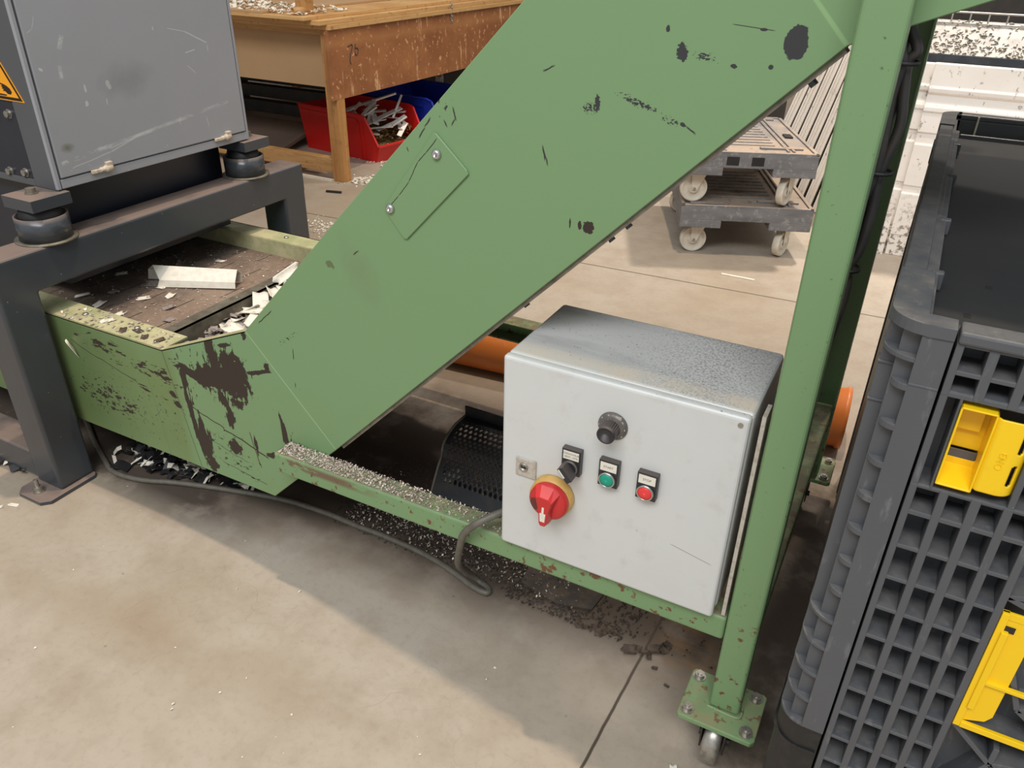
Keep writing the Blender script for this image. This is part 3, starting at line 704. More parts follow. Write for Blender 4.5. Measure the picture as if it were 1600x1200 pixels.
# frame: two posts, two long rails, a cross beam
P_('post', MB().box(-0.105, -0.052, 1.008, 1.058, 0.130, 1.95), 'green', bevel=0.006, seg=3)
m = MB(); m.box(-0.105, -0.048, 1.876, 1.880, 0.13, 1.95); m.box(-0.105, -0.101, 1.83, 1.878, 0.13, 1.95); m.box(-0.052, -0.048, 1.83, 1.878, 0.13, 1.95)
P_('post', m, 'green')
P_('base_rail', MB().box(-1.10, -0.106, 1.010, 1.059, 0.293, 0.345), 'green', bevel=0.006, seg=3)
m = MB(); m.box(-1.6, -0.106, 1.83, 1.885, 0.341, 0.345); m.box(-1.6, -0.106, 1.881, 1.885, 0.29, 0.343); m.box(-1.6, -0.106, 1.83, 1.885, 0.29, 0.294)
P_('base_rail', m, 'green')
P_('cross_beam', MB().box(-0.104, -0.053, 1.059, 1.83, 0.293, 0.343), 'green', bevel=0.005, seg=2)
for cy in (1.022, 1.865):
    pl = P_('base_plate', MB().prism([(-0.152, cy - 0.052), (-0.148, cy - 0.057), (-0.020, cy - 0.057), (-0.014, cy - 0.05), (-0.014, cy + 0.052), (-0.02, cy + 0.057), (-0.148, cy + 0.057), (-0.152, cy + 0.05)], 'z', 0.119, 0.130), 'green', bevel=0.002, seg=2)
    for bx in (-0.137, -0.032):
        for by in (cy - 0.040, cy + 0.040):
            b = MB().cyl((bx, by, 0.130), (bx, by, 0.1325), 0.012, seg=18); b.hexa((bx, by, 0.1325), (0, 0, 1), 0.0092, 0.007); b.cyl((bx, by, 0.1395), (bx, by, 0.142), 0.005, seg=10)
            P_('bolt', b, 'steel', pl, bevel=0.0006, seg=1)
    fk = MB(); fk.box(-0.125, -0.04, cy - 0.045, cy + 0.045, 0.113, 0.119)
    for sx in (-0.105, -0.063):
        fk.prism([(cy - 0.045, 0.115), (cy + 0.04, 0.115), (cy + 0.015, 0.035), (cy - 0.03, 0.035)], 'x', sx - 0.0015, sx + 0.0015)
    ca = P_('castor_fork', fk, 'darksteel')
    wl = MB().lathe([(0.008, -0.016), (0.044, -0.016), (0.050, -0.012), (0.050, 0.012), (0.044, 0.016), (0.008, 0.016)], (-0.084, cy - 0.008, 0.050), (1, 0, 0), 36)
    P_('castor_wheel', wl, 'steel', ca)
    P_('axle', MB().cyl((-0.112, cy - 0.008, 0.050), (-0.056, cy - 0.008, 0.050), 0.007, seg=12), 'darksteel', ca)
P_('weld_bead', MB().tube([(-0.107, 1.006, 0.131), (-0.08, 1.004, 0.131), (-0.05, 1.006, 0.131), (-0.049, 1.03, 0.131)], 0.003), 'green')

# loose shavings lying on the near rail
rs = random.Random(3)
m = MB()
def on_rail():
    while 1:
        x = -1.09 + 0.56 * rs.random() ** 1.25; y = rs.uniform(1.014, 1.058)
        if rs.random() < 1.25 - 1.15 * ((x + 1.09) / 0.56): return x, y, 0.3455
flakes(m, 2300, on_rail, 0.0015, 0.0048, (0.2, 0.8), 0.6, rs)
single('metal_shavings', m, 'shav', 'layer of fine pinkish shavings lying on the green base rail', 'shavings', (-0.8, 1.035, 0.345), kind='stuff')

# ------------------------------------------------------------------ control cabinet
CB = Thing('control_cabinet', 'light grey steel control cabinet with switches standing on the green base rail', 'control cabinet', (-0.33, 1.12, 0.345))
B_ = CB.part
B_('body', MB().box(-0.531, -0.1275, 1.017, 1.236, 0.352, 0.739), 'cab', bevel=0.007, seg=3)
B_('gasket', MB().box(-0.523, -0.134, 1.0125, 1.019, 0.354, 0.736), 'gasket')
dr = B_('door', MB().box(-0.5285, -0.1285, 0.995, 1.0135, 0.3485, 0.7420), 'cab', bevel=0.006, seg=3)
B_('hinge_pin', MB().cyl((-0.1415, 0.9955, 0.7295), (-0.1415, 0.9935, 0.7295), 0.004, seg=14), 'steel', dr)
B_('mounting_strip', MB().box(-0.1165, -0.1105, 1.012, 1.052, 0.348, 0.742), 'lockplate')
# dial
dl = B_('dial', MB().lathe([(0, 0), (0.0245, 0), (0.0245, 0.0025), (0.0205, 0.0065), (0.0175, 0.008), (0, 0.008)], (-0.3315, 0.995, 0.668), (0, -1, 0), 48), 'dialgrey')
kn = MB()
pr = []
for i in range(48):
    t = 2 * PI * i / 48; r = 0.0148 if i % 2 else 0.0135; pr.append((-0.3315 + r * math.cos(t), 0.668 + r * math.sin(t)))
kn.prism(pr, 'y', 0.987, 0.968); kn.lathe([(0, 0), (0.0146, 0), (0.0150, 0.002), (0.0146, 0.007), (0.0128, 0.008), (0.0122, 0.0068), (0, 0.0068)], (-0.3315, 0.969, 0.668), (0, -1, 0), 40)
B_('knob', kn, 'darkplastic', dl)
for i, dg in enumerate('0123456789'):
    t = PI / 2 - R(36) * (i - 7) - 0.30
    o = text('dial_number', dg, 'whitelabel' if dg != '7' else 'darkink', dl, CB.loc, (-0.3315 + 0.0205 * math.cos(t), 0.9888, 0.668 + 0.0205 * math.sin(t)), 0.0062, (PI / 2, 0, 0), 0.0001)
B_('index_mark', MB().box(-0.3265, -0.3170, 0.9884, 0.9890, 0.6850, 0.6905), 'lockplate', dl)
# key lock
kp = B_('key_lock', MB().box(-0.4990, -0.4605, 0.991, 0.995, 0.5168, 0.5535), 'lockplate', bevel=0.0012)
B_('key_barrel', MB().lathe([(0, 0), (0.0085, 0), (0.0085, 0.0015), (0.0068, 0.003), (0.0062, 0.0004), (0, 0.0004)], (-0.4835, 0.991, 0.5362), (0, -1, 0), 28), 'steel', kp)
B_('key_insert', MB().box(-0.4880, -0.4790, 0.9895, 0.9908, 0.5345, 0.5380), 'black', kp)
# label holders with push buttons and a selector
def station(name, x0, z0, btn, txt, tilt=0.0):
    x1, z1 = x0 + 0.0335, z0 + 0.050
    st = B_(name, MB().box(x0, x1, 0.983, 0.995, z0, z1), 'darkplastic', bevel=0.001)
    lb = B_('label_plate', MB().box(x0 + 0.0028, x1 - 0.0030, 0.9824, 0.9832, z0 + 0.0305, z1 - 0.0035), 'whitelabel', st)
    for i, tline in enumerate(txt):
        zz = z0 + 0.0385 + (0.0030 if len(txt) > 1 and i == 0 else (-0.0030 if len(txt) > 1 else 0))
        text('lettering', tline, 'ink', lb, CB.loc, (x0 + 0.0167, 0.9822, zz), 0.0058 if len(txt) == 1 else 0.0046, (PI / 2, 0, 0), 0.0001)
    cx, cz = x0 + 0.0162, z0 + 0.0150
    B_('bezel', MB().lathe([(0.0118, 0), (0.0142, 0), (0.0142, 0.004), (0.0132, 0.0052), (0.0118, 0.005)], (cx, 0.983, cz), (0, -1, 0), 36), 'bright' if btn != 'darkplastic' else 'dialgrey', st)
    if btn != 'darkplastic':
        B_('push_button', MB().lathe([(0, 0), (0.0117, 0), (0.0117, 0.0040), (0.0105, 0.0058), (0.004, 0.0064), (0, 0.0065)], (cx, 0.983, cz), (0, -1, 0), 36), btn, st)
    else:
        B_('switch_seat', MB().cyl((cx, 0.983, cz), (cx, 0.979, cz), 0.0117, seg=32), 'darkplastic', st)
        a = R(40); u = Vector((math.cos(a), 0, math.sin(a))); v = Vector((-math.sin(a), 0, math.cos(a)))
        lv = B_('lever', MB().obox(Vector((cx, 0.9685, cz)) - v * 0.001, u * 0.0056, Vector((0, 0.0110, 0)), v * 0.0150), 'darkplastic', st, bevel=0.0015)
        B_('white_mark', MB().obox(Vector((cx, 0.9573, cz)) + v * 0.004 - u * 0.0025, u * 0.0012, Vector((0, 0.0004, 0)), v * 0.0085), 'whitelabel', lv)
station('selector_switch', -0.4105, 0.5575, 'darkplastic', ('CONVOYEUR', 'LENT - VITE'))
station('start_button', -0.3450, 0.5575, 'greenbtn', ('START',))
station('stop_button', -0.2800, 0.5560, 'redbtn', ('STOP',))
# red and yellow main switch
ms = B_('main_switch', MB().lathe([(0, 0), (0.0385, 0), (0.0390, 0.004), (0.0378, 0.018), (0.035, 0.019), (0, 0.019)], (-0.4255, 0.995, 0.4985), (0, -1, 0), 56), 'yelplastic')
B_('rotor', MB().lathe([(0, 0.018), (0.0340, 0.018), (0.0350, 0.021), (0.0345, 0.030), (0.030, 0.0335), (0, 0.0345)], (-0.4235, 0.995, 0.5005), (0, -1, 0), 56), 'redplastic', ms)
hd = MB()
top = [(-0.4470, 0.533), (-0.4350, 0.5365), (-0.4120, 0.535), (-0.4000, 0.527), (-0.4105, 0.497), (-0.4135, 0.468), (-0.4180, 0.4585), (-0.4290, 0.4580), (-0.4335, 0.4650), (-0.4350, 0.492)]
hi_ = [(-0.4380, 0.519), (-0.4300, 0.522), (-0.4150, 0.521), (-0.4090, 0.514), (-0.4145, 0.492), (-0.4165, 0.470), (-0.4195, 0.4630), (-0.4275, 0.4625), (-0.4305, 0.4680), (-0.4315, 0.490)]
n = len(top)
hd.add([(x, 0.963, z) for x, z in top] + [(x, 0.946, z) for x, z in hi_], [tuple(range(n)), tuple(range(2 * n - 1, n - 1, -1))] + [(i, (i + 1) % n, (i + 1) % n + n, i + n) for i in range(n)])
h = B_('handle', hd, 'redplastic', ms, bevel=0.001)
B_('pointer', MB().prism([(-0.4252, 0.503), (-0.4212, 0.503), (-0.4217, 0.490), (-0.4180, 0.490), (-0.4195, 0.4725), (-0.4280, 0.4725), (-0.4290, 0.490), (-0.4257, 0.490)], 'y', 0.9453, 0.9462), 'whitelabel', ms)

# ------------------------------------------------------------------ cables
pts = [(-0.50, 1.10, 0.40), (-0.525, 1.045, 0.395), (-0.553, 1.005, 0.390), (-0.577, 0.985, 0.375), (-0.603, 0.985, 0.340), (-0.622, 1.000, 0.285), (-0.655, 1.045, 0.20), (-0.690, 1.11, 0.115), (-0.705, 1.165, 0.05), (-0.690, 1.185, 0.012), (-0.658, 1.178, 0.008),
       (-0.653, 1.163, 0.008), (-0.690, 1.165, 0.008), (-0.741, 1.180, 0.008), (-0.805, 1.196, 0.008), (-0.885, 1.206, 0.008), (-0.98, 1.210, 0.008), (-1.06, 1.208, 0.008), (-1.146, 1.21, 0.008), (-1.246, 1.205, 0.008), (-1.338, 1.19, 0.008), (-1.469, 1.155, 0.008), (-1.597, 1.115, 0.008), (-1.70, 1.075, 0.008), (-1.79, 1.065, 0.008), (-1.86, 1.09, 0.008), (-1.97, 1.14, 0.008), (-2.2, 1.25, 0.008), (-2.6, 1.35, 0.008)]
single('power_cable', MB().tube(pts, 0.0075, 10), 'cable', 'grey cable looping from the cabinet over the rail and along the floor', 'cable', (-0.66, 1.18, 0))
CT = Thing('cable_loom', 'bundle of black cables tied to the back edge of the green post', 'cables', (-0.045, 1.075, 0.35))
loom = [(-0.053, 1.275), (-0.050, 1.250), (-0.044, 1.226), (-0.0455, 1.212), (-0.042, 1.175), (-0.042, 1.138), (-0.044, 1.084), (-0.047, 1.033), (-0.051, 0.98), (-0.053, 0.954), (-0.056, 0.919), (-0.058, 0.856), (-0.061, 0.815), (-0.070, 0.60), (-0.076, 0.352)]
for k, (dx, dy) in enumerate(((0, 0), (-0.011, -0.008), (-0.010, 0.010))):
    CT.part('cable', MB().tube([(x + dx + 0.0035 * math.sin(4.0 * i + 2 * k), 1.090 + dy, z) for i, (x, z) in enumerate(loom)], 0.0062, 8), 'blackcable')
for i in (3, 6, 9):
    CT.part('cable_tie', MB().lathe([(0.0165, -0.0022), (0.0185, -0.0022), (0.0185, 0.0022), (0.0165, 0.0022)], (loom[i][0] - 0.007, 1.091, loom[i][1]), (0, 0, 1), 20), 'black')

# ------------------------------------------------------------------ dark stand and the machine on it
ST = Thing('machine_stand', 'dark grey welded box-section stand straddling the belt', 'stand', (-2.4, 1.47, 0))
S_ = ST.part
for bx in (-1.935, -3.0):
    S_('portal_frame', MB().prism([(0.939, 0.010), (1.039, 0.010), (1.039, 0.552), (1.910, 0.552), (1.910, 0.010), (2.010, 0.010), (2.010, 0.652), (0.939, 0.652)], 'x', bx, bx + 0.1), 'anthracite', bevel=0.008, seg=3)
    for y0 in (0.939, 1.910):
        fy0, fy1 = (y0 - 0.062, y0 + 0.1) if y0 < 1.5 else (y0, y0 + 0.162)
        fp = S_('foot_plate', MB().prism([(bx - 0.01, fy0 + 0.02), (bx + 0.01, fy0), (bx + 0.095, fy0), (bx + 0.115, fy0 + 0.02), (bx + 0.115, fy1 - 0.01), (bx + 0.105, fy1), (bx - 0.01, fy1)], 'z', 0.0, 0.011), 'anthracite', bevel=0.002)
        by = fy0 + 0.032 if y0 < 1.5 else fy1 - 0.032
        b = MB().cyl((bx + 0.047, by, 0.011), (bx + 0.047, by, 0.0135), 0.016, seg=20); b.hexa((bx + 0.047, by, 0.0135), (0, 0, 1), 0.0125, 0.012); b.cyl((bx + 0.047, by, 0.025), (bx + 0.047, by, 0.048), 0.006, seg=10)
        S_('anchor_bolt', b, 'steel', fp)
    S_('end_cap', MB().box(bx + 0.006, bx + 0.094, 2.010, 2.013, 0.558, 0.646), 'black')
for y0 in (0.945, 1.916):
    S_('lower_beam', MB().box(-2.9, -1.936, y0, y0 + 0.088, 0.015, 0.098), 'anthracite', bevel=0.007, seg=3)
def mount(cx, cy):
    cup = S_('mount_cup', MB().lathe([(0.056, 0), (0.061, 0), (0.061, 0.058), (0.056, 0.058)], (cx, cy, 0.655), (0, 0, 1), 48), 'anthracite')
    S_('cup_flange', MB().lathe([(0.050, 0), (0.072, 0), (0.072, 0.004), (0.050, 0.004)], (cx, cy, 0.6515), (0, 0, 1), 48), 'steel_edge', cup)
    S_('rubber_buffer', MB().lathe([(0, 0), (0.050, 0), (0.050, 0.058), (0.044, 0.080), (0, 0.080)], (cx, cy, 0.655), (0, 0, 1), 40), 'black', cup)
for mp in ((-1.892, 1.130), (-1.892, 1.812), (-2.95, 1.130), (-2.95, 1.812)): mount(*mp)

HS = Thing('machine_housing', 'large dark grey machine housing with a scratched grey door, on rubber mounts', 'machine', (-2.4, 1.47, 0.735))
H_ = HS.part
HX, HY0, HY1 = -1.850, 1.166, 1.806
m = MB(); m.box(-3.0, HX - 0.004, HY0 + 0.005, HY1, 0.768, 1.95)
H_('body', m, 'housing')
H_('discharge_chute', MB().box(-2.90, -1.955, HY0 + 0.03, HY1 - 0.03, 0.490, 0.769), 'navy')
m = MB()   # near face: corner post, and frame round a sunken panel
m.box(HX - 0.088, HX - 0.003, HY0, HY0 + 0.012, 0.765, 1.95); m.box(-3.0, HX - 0.088, HY0, HY0 + 0.012, 0.965, 1.95); m.box(-3.0, HX - 0.088, HY0, HY0 + 0.006, 0.765, 0.782)
H_('front_frame', m, 'housing', bevel=0.002)
H_('sunken_panel', MB().box(-3.0, HX - 0.088, HY0 + 0.0035, HY0 + 0.005, 0.783, 0.964), 'navy')
H_('corner_strip', MB().box(HX - 0.010, HX, HY0 - 0.001, HY0 + 0.009, 0.768, 1.95), 'door_grey', bevel=0.0015)
H_('bottom_strip', MB().box(HX - 0.01, HX - 0.001, HY0 + 0.012, HY1 - 0.002, 0.768, 0.790), 'door_grey', bevel=0.0015)
H_('corner_strip', MB().box(HX - 0.010, HX, HY1 - 0.007, HY1 + 0.002, 0.768, 1.95), 'door_grey', bevel=0.0015)
dd = H_('door', MB().box(HX - 0.008, HX + 0.001, HY0 + 0.015, HY1 - 0.010, 0.794, 1.95), 'door_grey', bevel=0.0015)
for hy in (1.305, 1.715):
    hb = MB(); hb.lathe([(0, -0.019), (0.006, -0.019), (0.0065, -0.006), (0.0095, -0.003), (0.0095, 0.012), (0.006, 0.017), (0, 0.018)], (HX + 0.004, hy, 0.791), (0, 1, 0), 16)
    hb.obox((HX + 0.004, hy + 0.008, 0.799), (0.006, 0, 0), (0, 0.009, 0), (0, 0, 0.008)); hb.obox((HX + 0.003, hy - 0.028, 0.790), (0.004, 0, 0), (0, 0.016, 0), (0, 0, 0.0045))
    H_('hinge', hb, 'cream', dd, bevel=0.002, seg=2)
for cy0 in (1.079, 1.769):
    for bx in (-1.945, -3.0):
        pl = H_('mount_plate', MB().box(bx, bx + 0.110, cy0, cy0 + 0.105, 0.735, 0.7645), 'anthracite', bevel=0.0015)
        bcx, bcy = bx + 0.050, (cy0 + 0.045 if cy0 < 1.5 else cy0 + 0.075)
        b = MB().cyl((bcx, bcy, 0.7645), (bcx, bcy, 0.767), 0.015, seg=20); b.hexa((bcx, bcy, 0.767), (0, 0, 1), 0.0120, 0.011)
        H_('mount_bolt', b, 'steel_edge', pl, bevel=0.0008, seg=1)
for x, z in ((-1.967, 0.935), (-1.967, 0.795), (-2.03, 0.79), (-2.16, 0.935)):
    b = MB().cyl((x, HY0 + 0.005, z), (x, HY0 + 0.002, z), 0.011, seg=18); b.hexa((x, HY0 + 0.002, z), (0, -1, 0), 0.0085, 0.008)
    H_('panel_bolt', b, 'steel')
# triangular hand-injury sign
sx, sz = -1.955, 0.968
def tri(k, dz=0.0): return [(sx - 0.067 * k, sz + 0.039 - 0.039 * k + dz), (sx + 0.067 * k, sz + 0.039 - 0.039 * k + dz), (sx, sz + 0.039 + 0.077 * k + dz)]
sg = H_('warning_sign', MB().prism(tri(1.0), 'y', HY0 - 0.0012, HY0), 'warnyel')
bt = MB()
o_, i_ = tri(0.94), tri(0.78)
bt.add([(x, HY0 - 0.0016, z) for x, z in o_ + i_], [(0, 1, 4, 3), (1, 2, 5, 4), (2, 0, 3, 5)])
H_('sign_border', bt, 'warnblk', sg, solid=0.0004)
hm = MB()
hand = [(0.034, 0.016), (0.030, 0.024), (0.020, 0.030), (0.008, 0.034), (-0.012, 0.0375), (-0.013, 0.0350), (0.002, 0.0310), (-0.006, 0.0275), (0.002, 0.0265), (-0.004, 0.0225), (0.004, 0.0215), (-0.001, 0.0170), (0.008, 0.0165), (0.016, 0.0105), (0.028, 0.0100)]
hm.prism([(sx + x * 0.9, sz + z * 0.9 + 0.006) for x, z in hand], 'y', HY0 - 0.0018, HY0 - 0.0012)
hm.prism([(sx - 0.030, sz + 0.0105), (sx + 0.006, sz + 0.0105), (sx + 0.010, sz + 0.013), (sx - 0.012, sz + 0.014), (sx - 0.030, sz + 0.013)], 'y', HY0 - 0.0018, HY0 - 0.0012)
hm.prism([(sx - 0.012, sz + 0.053), (sx - 0.009, sz + 0.053), (sx - 0.009, sz + 0.044), (sx - 0.005, sz + 0.046), (sx - 0.0115, sz + 0.040), (sx - 0.016, sz + 0.046), (sx - 0.012, sz + 0.044)], 'y', HY0 - 0.0018, HY0 - 0.0012)
H_('hand_symbol', hm, 'warnblk', sg)

# ------------------------------------------------------------------ scraps on the belt
pp = [(-0.028, 0.0), (-0.030, 0.030), (-0.004, 0.052), (0.026, 0.020), (0.030, 0.000)]
L0 = Vector((-1.892, 1.405, 0.431)); L1 = Vector((-1.665, 1.505, 0.4355))
dv = (L1 - L0).normalized(); sv = Vector((-dv.y, dv.x, 0)).normalized(); uv = dv.cross(sv) * -1
uv = Vector((0, 0, 1))
m = MB(); npp = len(pp)
vs = [L0 + sv * -a + uv * b + dv * e for (a, b), e in zip(pp, (-0.035, -0.03, 0.0, 0.028, 0.02))] + [L1 + sv * -a * 0.92 + uv * b * 0.86 for a, b in pp]
m.add(vs, [(i, i + 1, i + 1 + npp, i + npp) for i in range(npp - 1)])
single('profile_offcut', m, 'whitep', 'long white folded plastic profile lying across the brown belt', 'offcut', L0, solid=0.0022)
m = MB(); curl(m, (-1.885, 1.40, 0.4305), 0.075, 0.035, 0.7, 0.5, 0.0, 0.1)
single('plastic_flap', m, 'scrapgrey', 'mauve grey torn flap under the end of the white profile', 'scrap', (-1.885, 1.40, 0.43), solid=0.0012)
rs = random.Random(11)
sp = [(-1.72, 1.30), (-1.80, 1.205), (-1.83, 1.31), (-1.66, 1.245), (-1.90, 1.225), (-1.85, 1.385), (-1.94, 1.30), (-1.78, 1.36), (-2.03, 1.40), (-1.95, 1.55), (-1.86, 1.62), (-1.99, 1.24)]
for i, (x, y) in enumerate(sp):
    m = MB(); curl(m, (x, y, 0.4312), rs.uniform(0.022, 0.042), rs.uniform(0.014, 0.024), rs.uniform(0.5, 1.6), rs.uniform(0, PI), 0, 0)
    single('plastic_scrap', m, 'whitep' if i % 3 else 'scrapgrey', 'small torn pale scrap lying loose on the brown belt plates', 'scrap', (x, y, 0.431), 'loose scraps on the belt', solid=0.0012)
pile = [(-1.552, 1.345, .385, .05), (-1.545, 1.30, .385, .04), (-1.556, 1.39, .40, .055), (-1.53, 1.37, .395, .05), (-1.562, 1.43, .408, .06), (-1.535, 1.415, .415, .05), (-1.552, 1.47, .425, .055), (-1.525, 1.44, .405, .05), (-1.545, 1.515, .43, .05), (-1.535, 1.25, .38, .045), (-1.52, 1.33, .40, .045), (-1.515, 1.28, .392, .04), (-1.505, 1.39, .41, .045), (-1.505, 1.47, .425, .05), (-1.53, 1.55, .432, .045)]
for i, (x, y, z, s) in enumerate(pile):
    m = MB(); curl(m, (x, y, z), s * 1.15, s * 0.8, rs.uniform(0.5, 1.5), rs.uniform(0, PI), rs.uniform(-0.5, 0.5), rs.uniform(-0.5, 0.5))
    single('plastic_shred', m, 'scrapgrey' if i in (1, 9, 11) else 'whitep', 'torn pale plastic shred in the pile at the foot of the incline', 'scrap', (x, y, z), 'shreds piled where the incline starts', solid=0.0014)
m = MB(); curl(m, (-1.575, 1.607, 0.452), 0.085, 0.03, 1.2, 1.25, -0.35, 0.9)
single('curled_strip', m, 'whitep', 'upright curled white strip at the top of the shred pile', 'scrap', (-1.575, 1.607, 0.44), solid=0.0014)
# dirt bed under the pile and fine crumbs on the belt
m = MB(); flakes(m, 420, lambda: (rs.uniform(-1.583, -1.47), rs.uniform(1.09, 1.62), 0.362 + 0.04 * rs.random()), 0.008, 0.03, (0.3, 0.9), 0.5, rs)
single('shredded_waste', m, 'scrapgrey', 'bed of grey shredded waste in the trough behind the transfer plate', 'waste', (-1.53, 1.3, 0.362), kind='stuff')
m = MB()
def onbelt():
    return (rs.uniform(-2.1, -1.60), rs.uniform(1.15, 1.73), 0.431)
flakes(m, 420, onbelt, 0.002, 0.007, (0.3, 0.9), 0.4, rs)
def onfl():
    return (rs.uniform(-1.84, -1.47), rs.uniform(1.065, 1.135), 0.4805)
flakes(m, 110, onfl, 0.003, 0.011, (0.3, 0.9), 0.4, rs)
single('plastic_crumbs', m, 'glint', 'pale crumbs sprinkled over the belt and its near flange', 'crumbs', (-1.8, 1.4, 0.43), kind='stuff')
for i, (x, y) in enumerate(((-1.70, 1.095), (-1.69, 1.105), (-1.62, 1.085), (-1.585, 1.10), (-1.545, 1.085), (-1.50, 1.09))):
    m = MB(); curl(m, (x, y, 0.4812), rs.uniform(0.018, 0.034), 0.016, rs.uniform(0.5, 1.2), rs.uniform(0, PI), 0, 0)
    single('flange_scrap', m, 'whitep' if i < 2 else 'dirtscrap', 'small scrap lying on the dusty near flange of the conveyor', 'scrap', (x, y, 0.481), 'scraps on the near flange', solid=0.0012)

# ------------------------------------------------------------------ dirt and shreds on the floor
rs = random.Random(5)
m = MB()
def grit():
    while 1:
        x = rs.uniform(-1.15, -0.08); y = rs.gauss(1.33, 0.10)
        if 1.195 < y < 1.62 and not (x > -0.6 and rs.random() < 0.6) and not (x > -0.3 and rs.random() < 0.8): return x, y, 0.001
flakes(m, 4200, grit, 0.002, 0.007, (0.3, 1.0), 0.5, rs)
def grit2():
    return rs.uniform(-0.62, -0.33), 1.20 + abs(rs.gauss(0, 0.03)) - 0.02, 0.001
flakes(m, 420, grit2, 0.002, 0.007, (0.3, 1.0), 0.5, rs)
single('dark_swarf', m, 'grit', 'dark swarf strewn on the floor under the green base rail', 'swarf', (-0.6, 1.3, 0), kind='stuff')
m = MB()
def bright():
    while 1:
        x = rs.uniform(-1.12, -0.45); y = rs.gauss(1.29, 0.06)
        if 1.21 < y < 1.5 and rs.random() < 1.1 - 0.8 * (x + 1.12): return x, y, 0.004
flakes(m, 1500, bright, 0.002, 0.0062, (0.2, 0.8), 0.9, rs)
single('bright_shavings', m, 'glint', 'bright shavings scattered on the dirty floor under the green base rail', 'shavings', (-0.8, 1.29, 0), kind='stuff')
m = MB(); md = MB()
def strips():
    while 1:
        x = rs.uniform(-1.86, -1.36); y = rs.gauss(1.22, 0.055)
        if y > 1.09 + 0.30 * max(0, x + 1.75) : return x, y, 0.004
flakes(m, 330, strips, 0.010, 0.038, (0.12, 0.6), 0.8, rs); flakes(md, 210, strips, 0.02, 0.05, (0.3, 0.9), 0.6, rs)
def strips2():
    return rs.uniform(-2.35, -1.99), rs.uniform(0.94, 1.06), 0.004
flakes(m, 44, strips2, 0.012, 0.04, (0.15, 0.6), 0.7, rs); flakes(md, 36, strips2, 0.015, 0.04, (0.3, 0.9), 0.6, rs)
single('white_shreds', m, 'whitep', 'heap of white shredded strips on the floor under the conveyor', 'shreds', (-1.6, 1.2, 0), kind='stuff')
single('dark_shreds', md, 'black', 'black shredded flakes among the white strips under the conveyor', 'shreds', (-1.6, 1.2, 0), kind='stuff')
m = MB(); flakes(m, 60, lambda: (rs.uniform(-2.2, -0.4), rs.uniform(0.2, 1.05), 0.0006), 0.002, 0.006, (0.3, 0.9), 0.3, rs)
single('floor_crumbs', m, 'whitep', 'tiny pale crumbs on the open concrete in front', 'crumbs', (-1, 0.6, 0), kind='stuff')
dc = [(-0.305, 1.170, .030), (-0.292, 1.180, .022), (-0.258, 1.196, .030), (-0.238, 1.208, .024), (-0.236, 1.222, .02), (-0.275, 1.178, .018), (-0.262, 1.172, .016), (-0.205, 1.118, .011), (-0.241, 1.150, .012)]
for x, y, s in dc:
    m = MB(); curl(m, (x, y, 0.002), s, s * 0.8, rs.uniform(0.8, 2.0), rs.uniform(0, PI), 0, rs.uniform(-0.2, 0.4))
    single('dirt_flake', m, 'dirtscrap', 'curled dark flake by the floor joint in front of the post', 'flake', (x, y, 0), 'dark flakes by the floor joint', solid=0.0007)
for x, y, s in ((-0.405, 1.195, .04), (-0.375, 1.19, .035), (-0.43, 1.19, .03), (-0.36, 1.20, .03)):
    m = MB(); curl(m, (x, y, 0.002), s, s * 0.6, rs.uniform(0.6, 1.6), rs.uniform(0, PI), 0, rs.uniform(-0.2, 0.4))
    single('torn_flake', m, 'dirtscrap', 'torn dark flake lying in the dirt below the cabinet', 'flake', (x, y, 0), 'torn flakes below the cabinet', solid=0.0007)
m = MB().prism([(-0.60, 1.235), (-0.50, 1.215), (-0.42, 1.235), (-0.41, 1.33), (-0.52, 1.36), (-0.61, 1.32)], 'z', 0.001, 0.006)
single('rubber_mat_piece', m, 'mat', 'cracked piece of dark mat on the floor below the cabinet', 'mat piece', (-0.5, 1.28, 0))
m = MB(); curl(m, (-0.945, 1.47, 0.03), 0.075, 0.035, 1.3, 0.9, -0.2, 0.3)
single('crumpled_scrap', m, 'whitep', 'pale crumpled scrap on the dark floor beside the perforated guard', 'scrap', (-0.945, 1.47, 0), solid=0.0014)
m = MB(); curl(m, (-1.795, 1.052, 0.40), 0.05, 0.018, 1.2, 1.2, 1.2, 0.3)
single('caught_scrap', m, 'whitep', 'white scrap caught between stand leg and green side panel', 'scrap', (-1.795, 1.052, 0.40), solid=0.0012)
for k, (x, y, s) in enumerate(((-0.135, 0.945, .02), (-0.12, 0.93, .026), (-0.145, 0.925, .018), (-0.03, 0.955, .024), (-0.02, 0.935, .03), (-0.01, 0.948, .02))):
    m = MB(); curl(m, (x, y, 0.003), s, s * 0.7, rs.uniform(0.5, 1.4), rs.uniform(0, PI), 0, rs.uniform(-0.2, 0.4))
    single('castor_scrap', m, ('whitep', 'dirtscrap', 'whitep')[k % 3], 'small scrap on the floor beside the front castor wheel', 'scrap', (x, y, 0), 'scraps around the front castor', solid=0.0012)
for x, y, a in ((-1.905, 0.845, 0.3), (-1.93, 0.815, 1.1)):
    m = MB(); curl(m, (x, y, 0.001), 0.03, 0.012, 0.6, a, 0, 0)
    single('paper_chip', m, 'whitep', 'small cream chip on the concrete in front of the stand foot', 'scrap', (x, y, 0), 'cream chips by the stand foot', solid=0.0012)
single('plastic_rod', MB().box(-0.693, -0.545, 3.395, 3.407, 0, 0.006), 'whitep', 'thin white strip lying alone on the open concrete', 'strip', (-0.62, 3.4, 0))
single('white_edge_strip', MB().box(-3.85, -3.13, 3.672, 3.690, 0, 0.012), 'whitep', 'thin white strip on the floor along the bench stretcher', 'strip', (-3.5, 3.68, 0))

